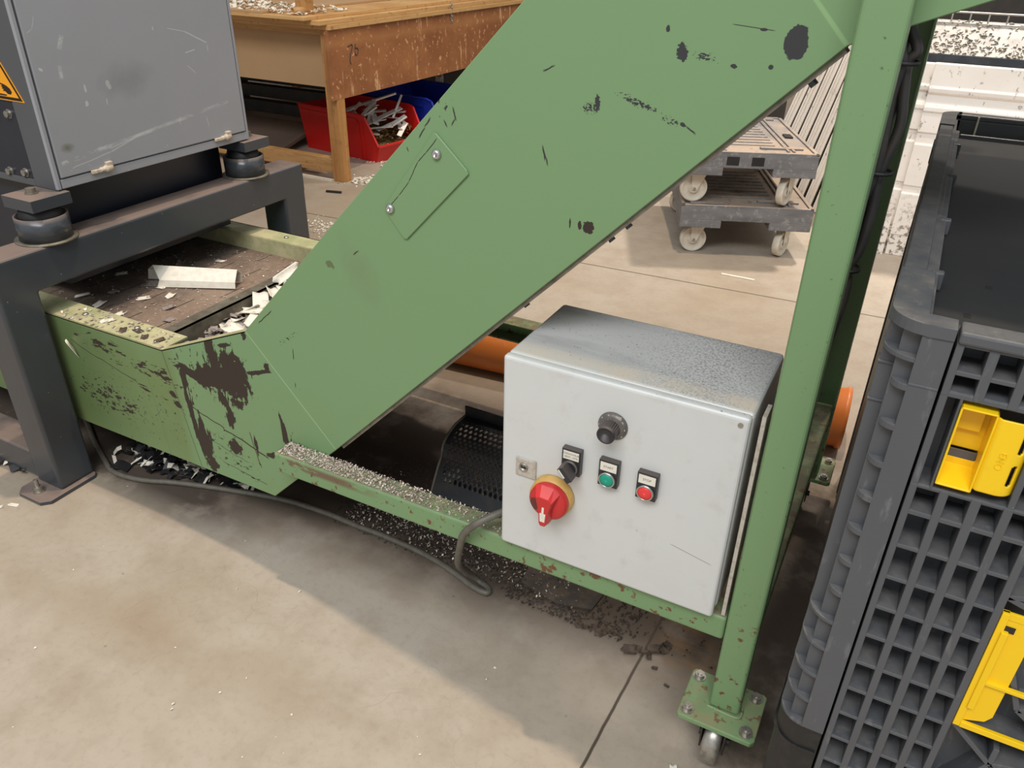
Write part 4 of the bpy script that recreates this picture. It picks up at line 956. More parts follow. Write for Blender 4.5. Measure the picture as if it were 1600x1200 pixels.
# perforated guard lying behind the cabinet
GU = Thing('perforated_guard', 'black curved perforated sheet guard lying on the floor behind the cabinet', 'guard', (-0.75, 1.52, 0))
gx0, gx1 = -0.970, -0.42
prof = [(1.418, 0.004), (1.434, 0.030), (1.456, 0.066), (1.476, 0.092), (1.481, 0.110), (1.490, 0.127), (1.512, 0.141), (1.552, 0.151), (1.606, 0.150)]
def gsamp(t):
    k = t * (len(prof) - 1); i = min(int(k), len(prof) - 2); f = k - i
    return prof[i][0] * (1 - f) + prof[i + 1][0] * f, prof[i][1] * (1 - f) + prof[i + 1][1] * f
NU, NV = 264, 110
def gfn(u, v):
    y, z = gsamp(v); return (gx0 + (gx1 - gx0) * u, y, z)
def hole(u, v):
    if v < 0.16 or v > 0.94 or u < 0.03: return False
    a = u * 0.55 / 0.0155; b = v * 0.245 / 0.0125
    row = math.floor(b); fb = (b - row - 0.5) * 0.0125; fa = ((a + 0.5 * (row % 2)) % 1 - 0.5) * 0.0155
    return fa * fa + fb * fb < 0.0045 ** 2
GU.part('perforated_sheet', MB().sheet(NU, NV, gfn, hole), 'blacksheet', solid=0.0025)
m = MB(); m.box(gx0, gx1, 1.604, 1.608, 0.148, 0.183); GU.part('flange', m, 'blacksheet')
m = MB(); m.tube([(gx0, y, z) for y, z in prof[::1]], 0.004, 6); GU.part('edge_rib', m, 'steel_edge')

# orange drain pipe behind the far rail
a, b = Vector((-1.74, 2.074, 0.081)), Vector((-0.12, 2.215, 0.081))
d = (b - a).normalized()
PI_ = Thing('drain_pipe', 'orange plastic drain pipe lying on the floor behind the far rail', 'pipe', (-0.9, 2.15, 0))
PI_.part('pipe', MB().cyl(a, b, 0.080, seg=48, caps=False), 'orange', solid=0.004)
PI_.part('socket', MB().lathe([(0.079, 0), (0.089, 0.005), (0.089, 0.10), (0.094, 0.104), (0.094, 0.118), (0.085, 0.118), (0.081, 0.005)], b - 0.02 * d + Vector((0, 0, 0.013)), d, 48), 'orange')

# ------------------------------------------------------------------ plastic pallet box
CX0, CY, CT_, CX1, CYB = 0.006, 0.840, 1.000, 1.206, 2.07
PB = Thing('pallet_box', 'tall grey plastic pallet box with lattice walls and yellow latches', 'pallet box', (0.6, 1.45, 0))
C_ = PB.part
def arc(cx, cy, r, a0, a1, n):
    return [(cx + r * math.cos(a0 + (a1 - a0) * i / n), cy + r * math.sin(a0 + (a1 - a0) * i / n)) for i in range(n + 1)]
def corner(flip):
    X = (lambda x: x) if not flip else (lambda x: CX0 + CX1 - x)
    def pz(mb, poly, a, b): mb.prism([(X(x), y) for x, y in poly], 'z', a, b)
    m = MB()
    pz(m, [(0.041, CY), (0.0705, CY), (0.0705, CY + 0.05), (0.041, CY + 0.05)], 0.366, 0.990)      # flat face
    pz(m, [(0.023, CY + 0.013), (0.043, CY + 0.013), (0.043, CY + 0.06), (0.023, CY + 0.06)], 0.366, 0.990)
    pz(m, [(0.008, CY + 0.030), (0.025, CY + 0.030), (0.025, CY + 0.08), (0.008, CY + 0.08)], 0.366, 0.990)
    full = [(0.043, CY + 0.001)] + arc(0.043, CY + 0.037, 0.036, -PI / 2, -PI, 8) + [(0.008, CY + 0.07), (0.043, CY + 0.07)]
    for z in (0.9555, 0.569, 0.520, 0.467, 0.417, 0.368): pz(m, full, z - 0.0028, z + 0.0028)
    small = [(0.042, CY + 0.001)] + arc(0.042, CY + 0.019, 0.019, -PI / 2, -PI, 6) + [(0.023, CY + 0.05), (0.042, CY + 0.05)]
    for z in (0.923, 0.872, 0.821, 0.771, 0.721, 0.670, 0.619): pz(m, small, z - 0.004, z + 0.004)
    for z in (0.934, 0.886): pz(m, [(0.0065, CY + 0.028), (0.024, CY + 0.028), (0.024, CY + 0.05), (0.0065, CY + 0.05)], z - 0.0015, z + 0.0015)
    pz(m, [(0.041, CY - 0.0008), (0.0705, CY - 0.0008), (0.0705, CY + 0.01), (0.041, CY + 0.01)], 0.927, 0.930)
    rim = [(0.0705, CY - 0.002), (0.046, CY - 0.002)] + arc(0.046, CY + 0.038, 0.040, -PI / 2, -PI, 8) + [(0.006, CY + 0.16), (0.043, CY + 0.16), (0.043, CY + 0.028), (0.0705, CY + 0.026)]
    pz(m, rim, 0.986, CT_)
    C_('corner_post', m, 'crate', bevel=0.0012)
    m = MB()
    ft = [(0.0705, CY + 0.004), (0.046, CY + 0.002)] + arc(0.046, CY + 0.040, 0.038, -PI / 2, -PI, 8) + [(0.010, CY + 0.15), (0.0705, CY + 0.15)]
    pz(m, ft, 0.0, 0.3655)
    rb = [(0.068, CY + 0.000), (0.044, CY - 0.001)] + arc(0.044, CY + 0.040, 0.040, -PI / 2, -PI, 8) + [(0.0068, CY + 0.14), (0.068, CY + 0.14)]
    pz(m, rb, 0.318, 0.3225)
    C_('corner_foot', m, 'blackfoot', bevel=0.002)
corner(False); corner(True)
# front lattice wall
cols = [(0.0815, 0.1042), (0.1135, 0.1355), (0.1458, 0.1670), (0.1765, 0.1965)]
def mirror(l): return [(CX0 + CX1 - b, CX0 + CX1 - a) for a, b in l][::-1]
fw = MB(); FY, FB = CY + 0.001, CY + 0.046
rows = [(0.722 - 0.0500 * k, 0.7665 - 0.0500 * k) for k in range(14)]
zlist = [(0.773, 0.8055)] + rows
def lattice(mb, columns, rws, x0, x1):
    zt, zb = max(r[1] for r in rws), min(r[0] for r in rws)
    xs = [x0] + [v for c in columns for v in c] + [x1]
    for i in range(0, len(xs), 2): mb.box(xs[i], xs[i + 1], FY, FB, zb - 0.005, zt + 0.0035)
    rs_ = sorted(rws)
    zs = [zb - 0.006] + [v for r in rs_ for v in r] + [zt + 0.0035]
    for i in range(0, len(zs), 2): mb.box(x0 + 0.0003, x1 - 0.0003, FY + 0.0008, FB - 0.0003, zs[i], zs[i + 1])
for cc, x0, x1 in ((cols, 0.0735, 0.2050), (mirror(cols), CX0 + CX1 - 0.2050, CX0 + CX1 - 0.0735)):
    lattice(fw, cc, zlist, x0, x1)
colsT = [(0.0812, 0.1035), (0.1132, 0.1350), (0.1445, 0.1660), (0.1760, 0.1965)]
for cc, x0, x1 in ((colsT, 0.0735, 0.2050), (mirror(colsT), CX0 + CX1 - 0.2050, CX0 + CX1 - 0.0735)):
    lattice(fw, cc, [(0.929, 0.9490), (0.9545, 0.9812)], x0, x1)
for s in (0, 1):
    X = (lambda a, b: (a, b)) if not s else (lambda a, b: (CX0 + CX1 - b, CX0 + CX1 - a))
    for a, b, z0, z1 in ((0.0735, 0.0812, 0.800, 0.93), (0.0930, 0.0960, 0.806, 0.926), (0.1690, 0.1760, 0.800, 0.93), (0.1960, 0.2050, 0.800, 0.93), (0.1760, 0.1970, 0.845, 0.853), (0.1760, 0.1970, 0.888, 0.894)):
        fw.box(*X(a, b), FY + 0.0004, FB - 0.0006, z0, z1)
    fw.box(*X(0.0737, 0.2048), FY + 0.0012, FB - 0.0010, 0.9235, 0.9302); fw.box(*X(0.0737, 0.2048), FY + 0.0012, FB - 0.0010, 0.8042, 0.8097)
fw.box(0.0735, CX1 - 0.0675, FB - 0.004, FB + 0.004, 0.02, 0.985)
fw.box(0.2045, CX1 + CX0 - 0.2045, FY, FB, 0.79, 0.985)            # upper middle band
for k in range(12): fw.box(0.215 + 0.065 * k, 0.223 + 0.065 * k, FY - 0.004, FY + 0.002, 0.80, 0.975)
C_('front_wall', fw, 'crate', bevel=0.0011)
C_('front_rim', MB().box(0.0735, CX1 + CX0 - 0.0735, CY - 0.003, CY + 0.030, 0.985, 0.9985), 'crate', bevel=0.003)
rb = MB()       # sunken middle field with its diagonal ribs
def rib(p, q, w=0.0035, y0=CY + 0.006):
    p, q = Vector((p[0], 0, p[1])), Vector((q[0], 0, q[1])); d = (q - p).normalized(); n = Vector((-d.z, 0, d.x))
    c = (p + q) / 2; rb.obox((c.x, (y0 + FB) / 2, c.z), d * ((q - p).length / 2), (0, (FB - y0) / 2, 0), n * w)
for sx in (0, 1):
    f = (lambda x: x) if not sx else (lambda x: CX0 + CX1 - x)
    for p, q in (((0.205, 0.476), (0.262, 0.424)), ((0.262, 0.424), (0.40, 0.470)), ((0.262, 0.424), (0.262, 0.455)), ((0.205, 0.69), (0.30, 0.66)), ((0.205, 0.69), (0.30, 0.72)), ((0.235, 0.60), (0.262, 0.53)), ((0.262, 0.53), (0.33, 0.48)), ((0.262, 0.53), (0.40, 0.56)), ((0.30, 0.66), (0.46, 0.70)), ((0.205, 0.476), (0.55, 0.476)), ((0.262, 0.424), (0.205, 0.30)), ((0.262, 0.424), (0.45, 0.30)), ((0.30, 0.30), (0.55, 0.42))):
        rib((f(p[0]), p[1]), (f(q[0]), q[1]))
C_('rib_field', rb, 'crate', bevel=0.001)
# side and back walls, rims with the clip band inside
lw = MB(); lw.box(0.010, 0.040, CY + 0.08, CYB - 0.02, 0.02, 0.992)
lw.box(0.0062, 0.012, CY + 0.16, CYB - 0.06, 0.93, 0.985)
for k in range(5): lw.box(0.004, 0.010, 1.84 - 0.022 * k, 1.852 - 0.022 * k, 0.955, 0.985)
C_('side_wall', lw, 'crate', bevel=0.002)
C_('side_rim', MB().box(0.008, 0.033, CY + 0.155, CYB - 0.135, 0.988, 0.998), 'crate', bevel=0.002)
lr = MB(); lr.box(0.031, 0.047, CY + 0.026, CYB - 0.14, 0.975, 0.991)
for y in (1.02, 1.25, 1.52, 1.78): lr.box(0.038, 0.053, y, y + 0.012, 0.970, 0.9925)
C_('clip_band', lr, 'crate', bevel=0.002)
C_('side_wall', MB().box(CX1 - 0.034, CX1 - 0.004, CY + 0.08, CYB - 0.02, 0.02, 0.997), 'crate', bevel=0.003)
C_('back_wall', MB().box(0.033, CX1 - 0.033, CYB, CYB + 0.03, 0.02, 0.99), 'crate', bevel=0.003)
C_('back_rim', MB().prism([(0.033, CYB + 0.0), (CX1 - 0.033, CYB + 0.0), (CX1 - 0.033, CYB + 0.032), (0.038, CYB + 0.032)], 'z', 0.988, 1.0), 'crate', bevel=0.003)
C_('corner_post', MB().prism([(0.006, CYB - 0.13), (0.034, CYB - 0.13), (0.036, CYB - 0.0)] + [(0.045, CYB + 0.0), (0.045, CYB + 0.034)] + arc(0.046, CYB - 0.006, 0.040, PI / 2, PI, 8), 'z', 0.02, 1.0), 'crate', bevel=0.003)
sh = C_('inner_sheet', MB().prism([(0.047, CY + 0.06), (CX1 - 0.05, CY + 0.06), (CX1 - 0.05, CYB - 0.09), (0.044, CYB - 0.09), (0.0455, 1.60), (0.047, 1.40), (0.0462, 1.20)], 'z', 0.960, 0.968), 'lid', bevel=0.002)
C_('sheet_lip', MB().box(0.05, CX1 - 0.055, CYB - 0.098, CYB - 0.09, 0.960, 0.976), 'crate', sh, bevel=0.002)
hx = MB()
for x, y in ((0.103, 1.063), (0.081, 0.957), (0.36, 1.06), (0.36, 0.957)): hx.box(x, x + 0.0075, y, y + 0.012, 0.9678, 0.9684)
C_('sheet_slot', hx, 'black', sh)
C_('white_strip', MB().box(0.078, 0.0815, CYB - 0.006, CYB - 0.0005, 0.955, 0.998), 'whitep', label='thin white strip on the back wall')
C_('bottom_runner', MB().box(0.08, CX1 - 0.07, CY + 0.05, CY + 0.13, 0.0, 0.09), 'blackfoot', bevel=0.004)
# upper latch: a cup with a rim and a flap bulging beside it
def latch_cup(x0, x1, z0, z1):
    m = MB(); t = 0.0022; y0, y1 = CY - 0.002, CY + 0.036
    m.box(x0, x0 + t, y0, y1, z0, z1); m.box(x1 - t, x1, y0, y1, z0, z1); m.box(x0, x1, y0, y1, z1 - t, z1)
    m.prism([(y0, z0), (y0, z0 + t), (y1, z0 + 0.018), (y1, z0)], 'x', x0, x1)
    m.box(x0, x1, y1 - t, y1, z0 + 0.033, z1); m.box(x0, x1, y1 - t - 0.006, y1 - 0.006, z0 + 0.014, z0 + 0.023)
    m.box(x0 + t, x1 - 0.008, y1 - 0.010, y1 - t, z0 + 0.060, z1)
    return m
lt = C_('latch', latch_cup(0.0962, 0.1315, 0.8175, 0.9170), 'yellow', bevel=0.0009)
C_('latch_slot', MB().box(0.099, 0.1285, CY + 0.028, CY + 0.030, 0.8395, 0.8500), 'crate', lt)
def flap(u, v):
    z = 0.823 + 0.0905 * v; s = u * 0.052
    if s < 0.020: x, y = 0.1312 + s, CY - 0.0015
    else:
        a = (s - 0.020) / 0.018; a = min(a, 1.45); x, y = 0.1512 + 0.018 * math.sin(a), CY - 0.0015 + 0.018 * (1 - math.cos(a))
    if u < 0.08: y += 0.004 * (1 - u / 0.08)
    return (x, y, z)
def fslot(u, v):
    if not 0.52 < u < 0.66: return False
    for c in (0.28, 0.73):
        h = 0.15 - 0.02 * (abs(u - 0.59) / 0.07) ** 2 * 1.5
        if abs(v - c) < h: return True
    return False
C_('latch_flap', MB().sheet(40, 60, flap, fslot), 'yellow', lt, solid=0.0024)
text('embossed_mark', 'ENO', 'yellow', lt, PB.loc, (0.1465, CY - 0.0029, 0.866), 0.0105, (PI / 2, PI / 2 + 0.05, 0), 0.0006)
# lower latch: a flat frame with hook strip and bars
m = MB(); yl = CY + 0.004
m.box(0.2055, 0.2135, yl - 0.004, yl + 0.004, 0.4775, 0.6725); m.box(0.2055, 0.34, yl - 0.001, yl + 0.003, 0.662, 0.6725)
m.prism([(0.2130, 0.486), (0.2130, 0.664), (0.2440, 0.664), (0.2425, 0.507), (0.2365, 0.4955)], 'y', yl, yl + 0.003)
for z0, z1, x1 in ((0.4775, 0.4865, 0.34), (0.558, 0.5635, 0.32)): m.box(0.2130, x1, yl - 0.005, yl + 0.001, z0, z1)
m.box(0.2115, 0.2190, yl - 0.007, yl, 0.515, 0.646); m.box(0.326, 0.34, yl - 0.004, yl + 0.004, 0.4775, 0.6725)
l2 = C_('latch', m, 'yellow', bevel=0.0008)
m = MB(); m.box(0.2165, 0.2245, yl - 0.0012, yl - 0.0002, 0.6440, 0.6530); m.box(0.2160, 0.2195, yl - 0.0012, yl - 0.0002, 0.517, 0.5245)
m.box(0.2125, 0.2165, yl - 0.0012, yl - 0.0002, 0.646, 0.653)
C_('latch_slot', m, 'black', l2)

# ------------------------------------------------------------------ dollies
def make_dolly(label, front):
    t = Thing('transport_dolly', label, 'dolly', (0, 0, 0), 'stacked grey dollies')
    d = MB(); W, D = 0.60, 0.80            # local: x right, y back, origin front right corner on the floor
    d.box(-W, 0, 0, D, 0.178, 0.243)
    for k in range(9): d.box(-W + 0.04, -0.16, 0.16 + 0.058 * k, 0.178 + 0.058 * k, 0.242, 0.248)
    for y in (0.03, D - 0.07): d.box(-W + 0.04, -W + 0.20, y, y + 0.03, 0.242, 0.252); d.box(-0.24, -0.05, y + 0.06 * (y < .1), y + 0.06 * (y < .1) + 0.03, 0.242, 0.252)
    for x in (-0.13, -0.105): d.box(x, x + 0.012, 0.05, D - 0.05, 0.242, 0.250)
    d.box(-W, 0, 0, 0.018, 0.240, 0.250); d.box(-W, 0, D - 0.018, D, 0.240, 0.250); d.box(-W, -W + 0.018, 0, D, 0.240, 0.250); d.box(-0.018, 0, 0, D, 0.240, 0.250)
    for x0, x1 in ((-W, -W + 0.19), (-0.19, 0)):
        for y0, y1 in ((0, 0.2), (D - 0.2, D)): d.box(x0, x1, y0, y1, 0.142, 0.180)
    t.part('deck', d, 'dolly', bevel=0.006)
    for bb in (((-0.40, -0.345, -0.0008, 0.02, 0.190, 0.228), (-0.29, -0.235, -0.0008, 0.02, 0.190, 0.228), (-0.078, -0.042, 0.33, 0.40, 0.2425, 0.2503)) if front else ((-0.078, -0.042, 0.33, 0.40, 0.2425, 0.2503),)):
        t.part('hand_slot', MB().box(*bb), 'black')
    for i, (x, y, a) in enumerate(((-W + 0.10, 0.085, 0.1), (-0.095, 0.085, 0.95), (-W + 0.10, D - 0.095, 0.3), (-0.095, D - 0.095, 1.2))):
        u = Vector((math.cos(a), math.sin(a), 0)); v = Vector((-u.y, u.x, 0)); c = Vector((x, y, 0.062)); c2 = c - u * 0.018
        f = MB()
        for sgn in (-1, 1):
            p = [c2 + v * sgn * 0.022 + Vector((0, 0, h)) + u * k for k, h in ((-0.012, -0.006), (0.012, -0.006), (0.055, 0.080), (-0.020, 0.080))]
            f.add([q - v * 0.0015 for q in p] + [q + v * 0.0015 for q in p], [(0, 1, 2, 3), (7, 6, 5, 4), (0, 4, 5, 1), (1, 5, 6, 2), (2, 6, 7, 3), (3, 7, 4, 0)])
        f.obox(c + Vector((0, 0, 0.082)), u * 0.045, v * 0.03, (0, 0, 0.003))
        ca = t.part('castor_fork', f, 'wheel')
        t.part('wheel', MB().lathe([(0.006, -0.014), (0.022, -0.017), (0.024, -0.010), (0.050, -0.010), (0.054, -0.016), (0.060, -0.016), (0.062, -0.012), (0.062, 0.012), (0.060, 0.016), (0.054, 0.016), (0.050, 0.010), (0.024, 0.010), (0.022, 0.017), (0.006, 0.014)], c2, v, 36), 'wheel', ca)
        t.part('axle', MB().cyl(c2 - v * 0.025, c2 + v * 0.025, 0.007, seg=12), 'steel', ca)
    return t.o
do = make_dolly('weathered grey plastic dolly standing on the floor, lower of two stacked', False)
do.location = (-0.395, 3.760, 0); do.rotation_euler = (0, 0, R(22.6))
du = make_dolly('weathered grey plastic dolly with brown dirt, stacked on top of the other', True)
du.location = (-0.417, 3.730, 0.2525); du.rotation_euler = (0, 0, R(23.4))

# ------------------------------------------------------------------ white panels
WP = 'white sandwich panels'
def wpanel(y, x0, x1, h, label, lean=0.0):
    pr = [(0, 0), (0, 0.10), (-0.004, 0.105), (-0.004, 0.30), (0.004, 0.305), (0.004, 0.335), (-0.004, 0.34), (-0.004, 0.525), (0.006, 0.530), (0.006, 0.575), (-0.004, 0.58), (-0.004, 0.665), (-0.012, 0.672), (-0.012, 0.690), (0.010, 0.700), (0.010, 0.742), (-0.006, 0.75), (-0.010, 0.768), (-0.002, 0.775), (-0.002, h), (0.040, h), (0.040, 0)]
    o = single('sandwich_board', MB().prism([(y + a, b) for a, b in pr], 'x', x0, x1), 'white', label, 'panel', (x0, y, 0), bevel=0.003)
    return o
wpanel(4.075, -0.068, 1.5, 0.868, 'white ribbed panel stood upright behind the pallet box, frontmost one')
wpanel(4.128, -0.120, 1.5, 0.860, 'white ribbed panel hidden just behind the frontmost upright panel')
single('edge_batten', MB().box(-0.108, -0.078, 4.060, 4.074, 0.0, 0.20), 'white', 'short white batten upright at the foot of the ribbed panel', 'batten', (-0.09, 4.065, 0))
xb, hgt = -0.855, 0.95
for i in range(9):
    lean = R(15 - 0.8 * i); nxt = R(15 - 0.8 * (i + 1))
    pr = []
    w = 0.044
    prof_ = [(0, 0), (w, 0), (w, hgt), (w * 0.72, hgt), (w * 0.70, hgt + 0.012), (w * 0.3, hgt + 0.012), (w * 0.28, hgt), (0, hgt)]
    pts = [(xb + x * math.cos(lean) + z * math.sin(lean), z * math.cos(lean) - x * math.sin(lean)) for x, z in prof_]
    zmin = min(p[1] for p in pts)
    m = MB().prism([(x, z - zmin) for x, z in pts], 'y', 4.56, 6.6)
    for fx in (0.12, 0.5, 0.86):       # lips running up the edge
        c = [(xb + w * fx * math.cos(lean) + z * math.sin(lean), z * math.cos(lean) - w * fx * math.sin(lean) - zmin) for z in (0.005, hgt - 0.005)]
        dd_ = Vector((c[1][0] - c[0][0], 0, c[1][1] - c[0][1])); mid = Vector(((c[0][0] + c[1][0]) / 2, 4.556, (c[0][1] + c[1][1]) / 2)); nn = Vector((dd_.z, 0, -dd_.x)).normalized()
        m.obox(mid, dd_ / 2, (0, 0.005, 0), nn * (0.0045 if fx != 0.5 else 0.002))
    lab = 'white panel seen edge-on in the leaning row behind the dollies'
    single('leaning_board', m, 'whiteboard', lab, 'panel', (xb, 4.56, 0), 'panels leaning in a row behind the dollies', bevel=0.002)
    xb += 0.0455 / math.cos(lean) + hgt * (math.sin(lean) - math.sin(nxt))

# ------------------------------------------------------------------ dark slatted crate behind the dollies
DC = Thing('slatted_crate', 'dark slatted crate in shade behind the stacked dollies', 'crate', (-1.3, 5.1, 0))
for x in (-1.9, -1.35, -0.93): DC.part('corner_post', MB().box(x, x + 0.05, 4.86, 4.91, 0, 0.85), 'darksteel')
for k in range(5): DC.part('slat', MB().box(-1.9, -0.88, 4.845, 4.862, 0.08 + 0.16 * k, 0.20 + 0.16 * k), 'darksteel')
DC.part('side_sheet', MB().box(-1.88, -0.90, 4.92, 5.6, 0.02, 0.86), 'black')

# ------------------------------------------------------------------ waste container at the far right
WC = Thing('waste_container', 'grey open container heaped with pale shreds, wire rail on top', 'container', (0.6, 5.2, 0))
WC.part('body', MB().box(-0.16, 1.9, 4.93, 5.7, 0.0, 0.80), 'frost')
WC.part('sloping_face', MB().prism([(4.90, 0.82), (5.06, 0.965), (5.10, 0.965), (5.10, 0.78), (4.90, 0.78)], 'x', -0.16, 1.9), 'frost')
WC.part('dark_skirt', MB().box(-0.17, 1.92, 4.885, 4.90, 0.70, 0.818), 'tarp')
wm = MB()
for z in (0.955, 1.006): wm.cyl((-0.16, 5.05, z), (1.9, 5.05, z), 0.005, seg=8)
for k in range(24): wm.cyl((-0.15 + 0.085 * k, 5.05, 0.955), (-0.15 + 0.085 * k, 5.05, 1.006), 0.004, seg=8)
WC.part('wire_rail', wm, 'wire')
rs = random.Random(9)
def onsl():
    while 1:
        x = rs.uniform(-0.15, 1.2); t = rs.random()
        if rs.random() < (0.95 if t < 0.3 else 0.35 + 0.6 * math.sin(x * 9 + 1.2) ** 2 * (1.15 - t)): return x, 4.90 + 0.16 * t, 0.822 + 0.145 * t
m = MB(); flakes(m, 800, onsl, 0.006, 0.024, (0.2, 0.7), 0.12, rs)
single('pale_shreds', m, 'fawn', 'pale curly shreds heaped on the sloping face of the grey container', 'shreds', (0.4, 5.0, 0.82), kind='stuff')
BM = Thing('dark_machine', 'large dark machine cabinet standing behind the grey waste container', 'machine', (1.2, 6.8, 0))
BM.part('cabinet', MB().box(-0.8, 0.62, 6.9, 8.0, 0, 1.6), 'darksteel', bevel=0.01)
BM.part('cabinet_door', MB().box(0.64, 1.8, 6.85, 8.0, 0, 1.6), 'darksteel', bevel=0.01)

# ------------------------------------------------------------------ wooden workbench and what is under it
WB = Thing('workbench', 'heavy wooden workbench with a stained chipboard apron and layered top', 'workbench', (-4.0, 4.7, 0))
W_ = WB.part
W_('tabletop', MB().box(-5.6, -3.040, 3.660, 6.6, 0.842, 0.868), 'tabletop', bevel=0.002)
W_('tabletop', MB().box(-5.6, -3.052, 3.600, 6.6, 0.8685, 0.893), 'tabletop', bevel=0.002)
W_('top_board', MB().box(-5.6, -3.105, 3.540, 6.5, 0.8935, 0.912), 'tabletop', bevel=0.002)
W_('top_board', MB().box(-5.6, -3.40, 3.545, 6.3, 0.9125, 0.926), 'beige', bevel=0.002)
ap = W_('apron', MB().box(-3.074, -3.052, 3.652, 6.2, 0.474, 0.8415), 'apron', bevel=0.0015)
W_('side_board', MB().box(-5.6, -3.085, 3.772, 3.790, 0.520, 0.8415), 'beige', bevel=0.001)
W_('top_batten', MB().box(-5.6, -3.085, 3.700, 3.771, 0.810, 0.8415), 'wood')
for x, y in ((-3.135, 3.692), (-3.135, 6.0), (-5.5, 3.692), (-5.5, 6.0)):
    W_('leg', MB().box(x, x + 0.082, y, y + 0.068, 0, 0.8418), 'woodv', bevel=0.003)
W_('stretcher', MB().box(-5.42, -3.136, 3.715, 3.765, 0.040, 0.128), 'wood', bevel=0.003)
W_('stretcher', MB().box(-3.11, -3.06, 3.761, 6.0, 0.56, 0.64), 'wood', bevel=0.003)
W_('upright_block', MB().box(-3.26, -3.19, 3.66, 3.73, 0.912, 1.15), 'woodv', bevel=0.002)
# handwritten 75 and the hanging chain
def stroke(p):
    m = MB()
    for a, b in zip(p[:-1], p[1:]):
        a3, b3 = Vector((-3.0512, a[0], a[1])), Vector((-3.0512, b[0], b[1])); m.cyl(a3, b3, 0.0028, seg=6)
    return m
sv = stroke([(3.820, 0.744), (3.858, 0.753), (3.864, 0.744), (3.838, 0.700), (3.832, 0.665), (3.838, 0.650)])
W_('handwritten_seven', sv, 'darkink', ap)
fv = stroke([(3.892, 0.752), (3.884, 0.728), (3.906, 0.730), (3.914, 0.716), (3.902, 0.695), (3.886, 0.692), (3.880, 0.706), (3.884, 0.718)])
W_('handwritten_five', fv, 'darkink', ap)
ch = MB()
for k in range(9):
    c = Vector((-3.044, 4.93, 0.900 - 0.0135 * k)); ax = Vector((1, 0, 0)) if k % 2 else Vector((0, 1, 0))
    ch.lathe([(0.0062, -0.0016), (0.0095, -0.0016), (0.0095, 0.0016), (0.0062, 0.0016)], c, ax, 14)
single('hanging_chain', ch, 'steel', 'short steel chain hanging from the bench top over the apron', 'chain', (-3.044, 4.93, 0.8))
rs = random.Random(21)
m = MB(); flakes(m, 1300, lambda: (rs.uniform(-4.4, -3.15), rs.uniform(3.56, 4.0), 0.914 + 0.012 * rs.random()), 0.008, 0.03, (0.2, 0.9), 0.5, rs)
single('bench_shavings', m, 'whitep', 'white shavings spread along the edge of the workbench top', 'shavings', (-3.8, 3.7, 0.912), kind='stuff')
single('cardboard_roll', MB().lathe([(0.013, 0), (0.019, 0), (0.019, 0.09), (0.013, 0.09)], (-3.23, 3.60, 0.932), (0.3, 0.9, 0), 24), 'wood', 'small cardboard tube lying on the bench corner', 'tube', (-3.23, 3.6, 0.913))
single('floor_board', MB().obox((-4.45, 4.16, 0.062), (0.62, 0.02, 0), (-0.03, 0.27, 0.045), (0, -0.002, 0.010)), 'darkboard', 'grey brown board lying sloped under the bench in front of the steel bars', 'board', (-4.45, 4.16, 0))
for k in range(3):
    single('steel_bar', MB().box(-5.8, -3.90, 4.52 + 0.1 * k, 4.60 + 0.1 * k, 0.125 + 0.085 * k, 0.205 + 0.085 * k), 'darksteel', ('long dark steel bar stored under the bench, lowest of three', 'long dark steel bar stored under the bench, middle of three', 'long dark steel bar stored under the bench, topmost of three')[k], 'bar', (-4.4, 4.8, 0.34))
BR = Thing('bar_rack', 'dark rack under the bench carrying long steel bars', 'rack', (-4.4, 4.9, 0))
for x in (-5.2, -4.0):
    BR.part('upright', MB().box(x, x + 0.05, 5.06, 5.11, 0, 0.75), 'darksteel')
    for k in range(3): BR.part('arm', MB().box(x + .006, x + 0.044, 4.50 + 0.1 * k, 5.06, 0.110 + 0.085 * k, 0.1245 + 0.085 * k), 'darksteel')
GP = Thing('grey_cabinet', 'grey sheet cabinet with a white post beyond the workbench', 'cabinet', (-3.5, 6.9, 0))
GP.part('carcass', MB().box(-4.6, -2.2, 6.75, 7.1, 0, 0.9), 'greypanel')
GP.part('white_post', MB().box(-4.33, -4.27, 6.70, 6.748, 0, 0.9), 'white')
GP.part('plinth', MB().box(-4.6, -2.2, 6.742, 6.749, 0, 0.05), 'white')

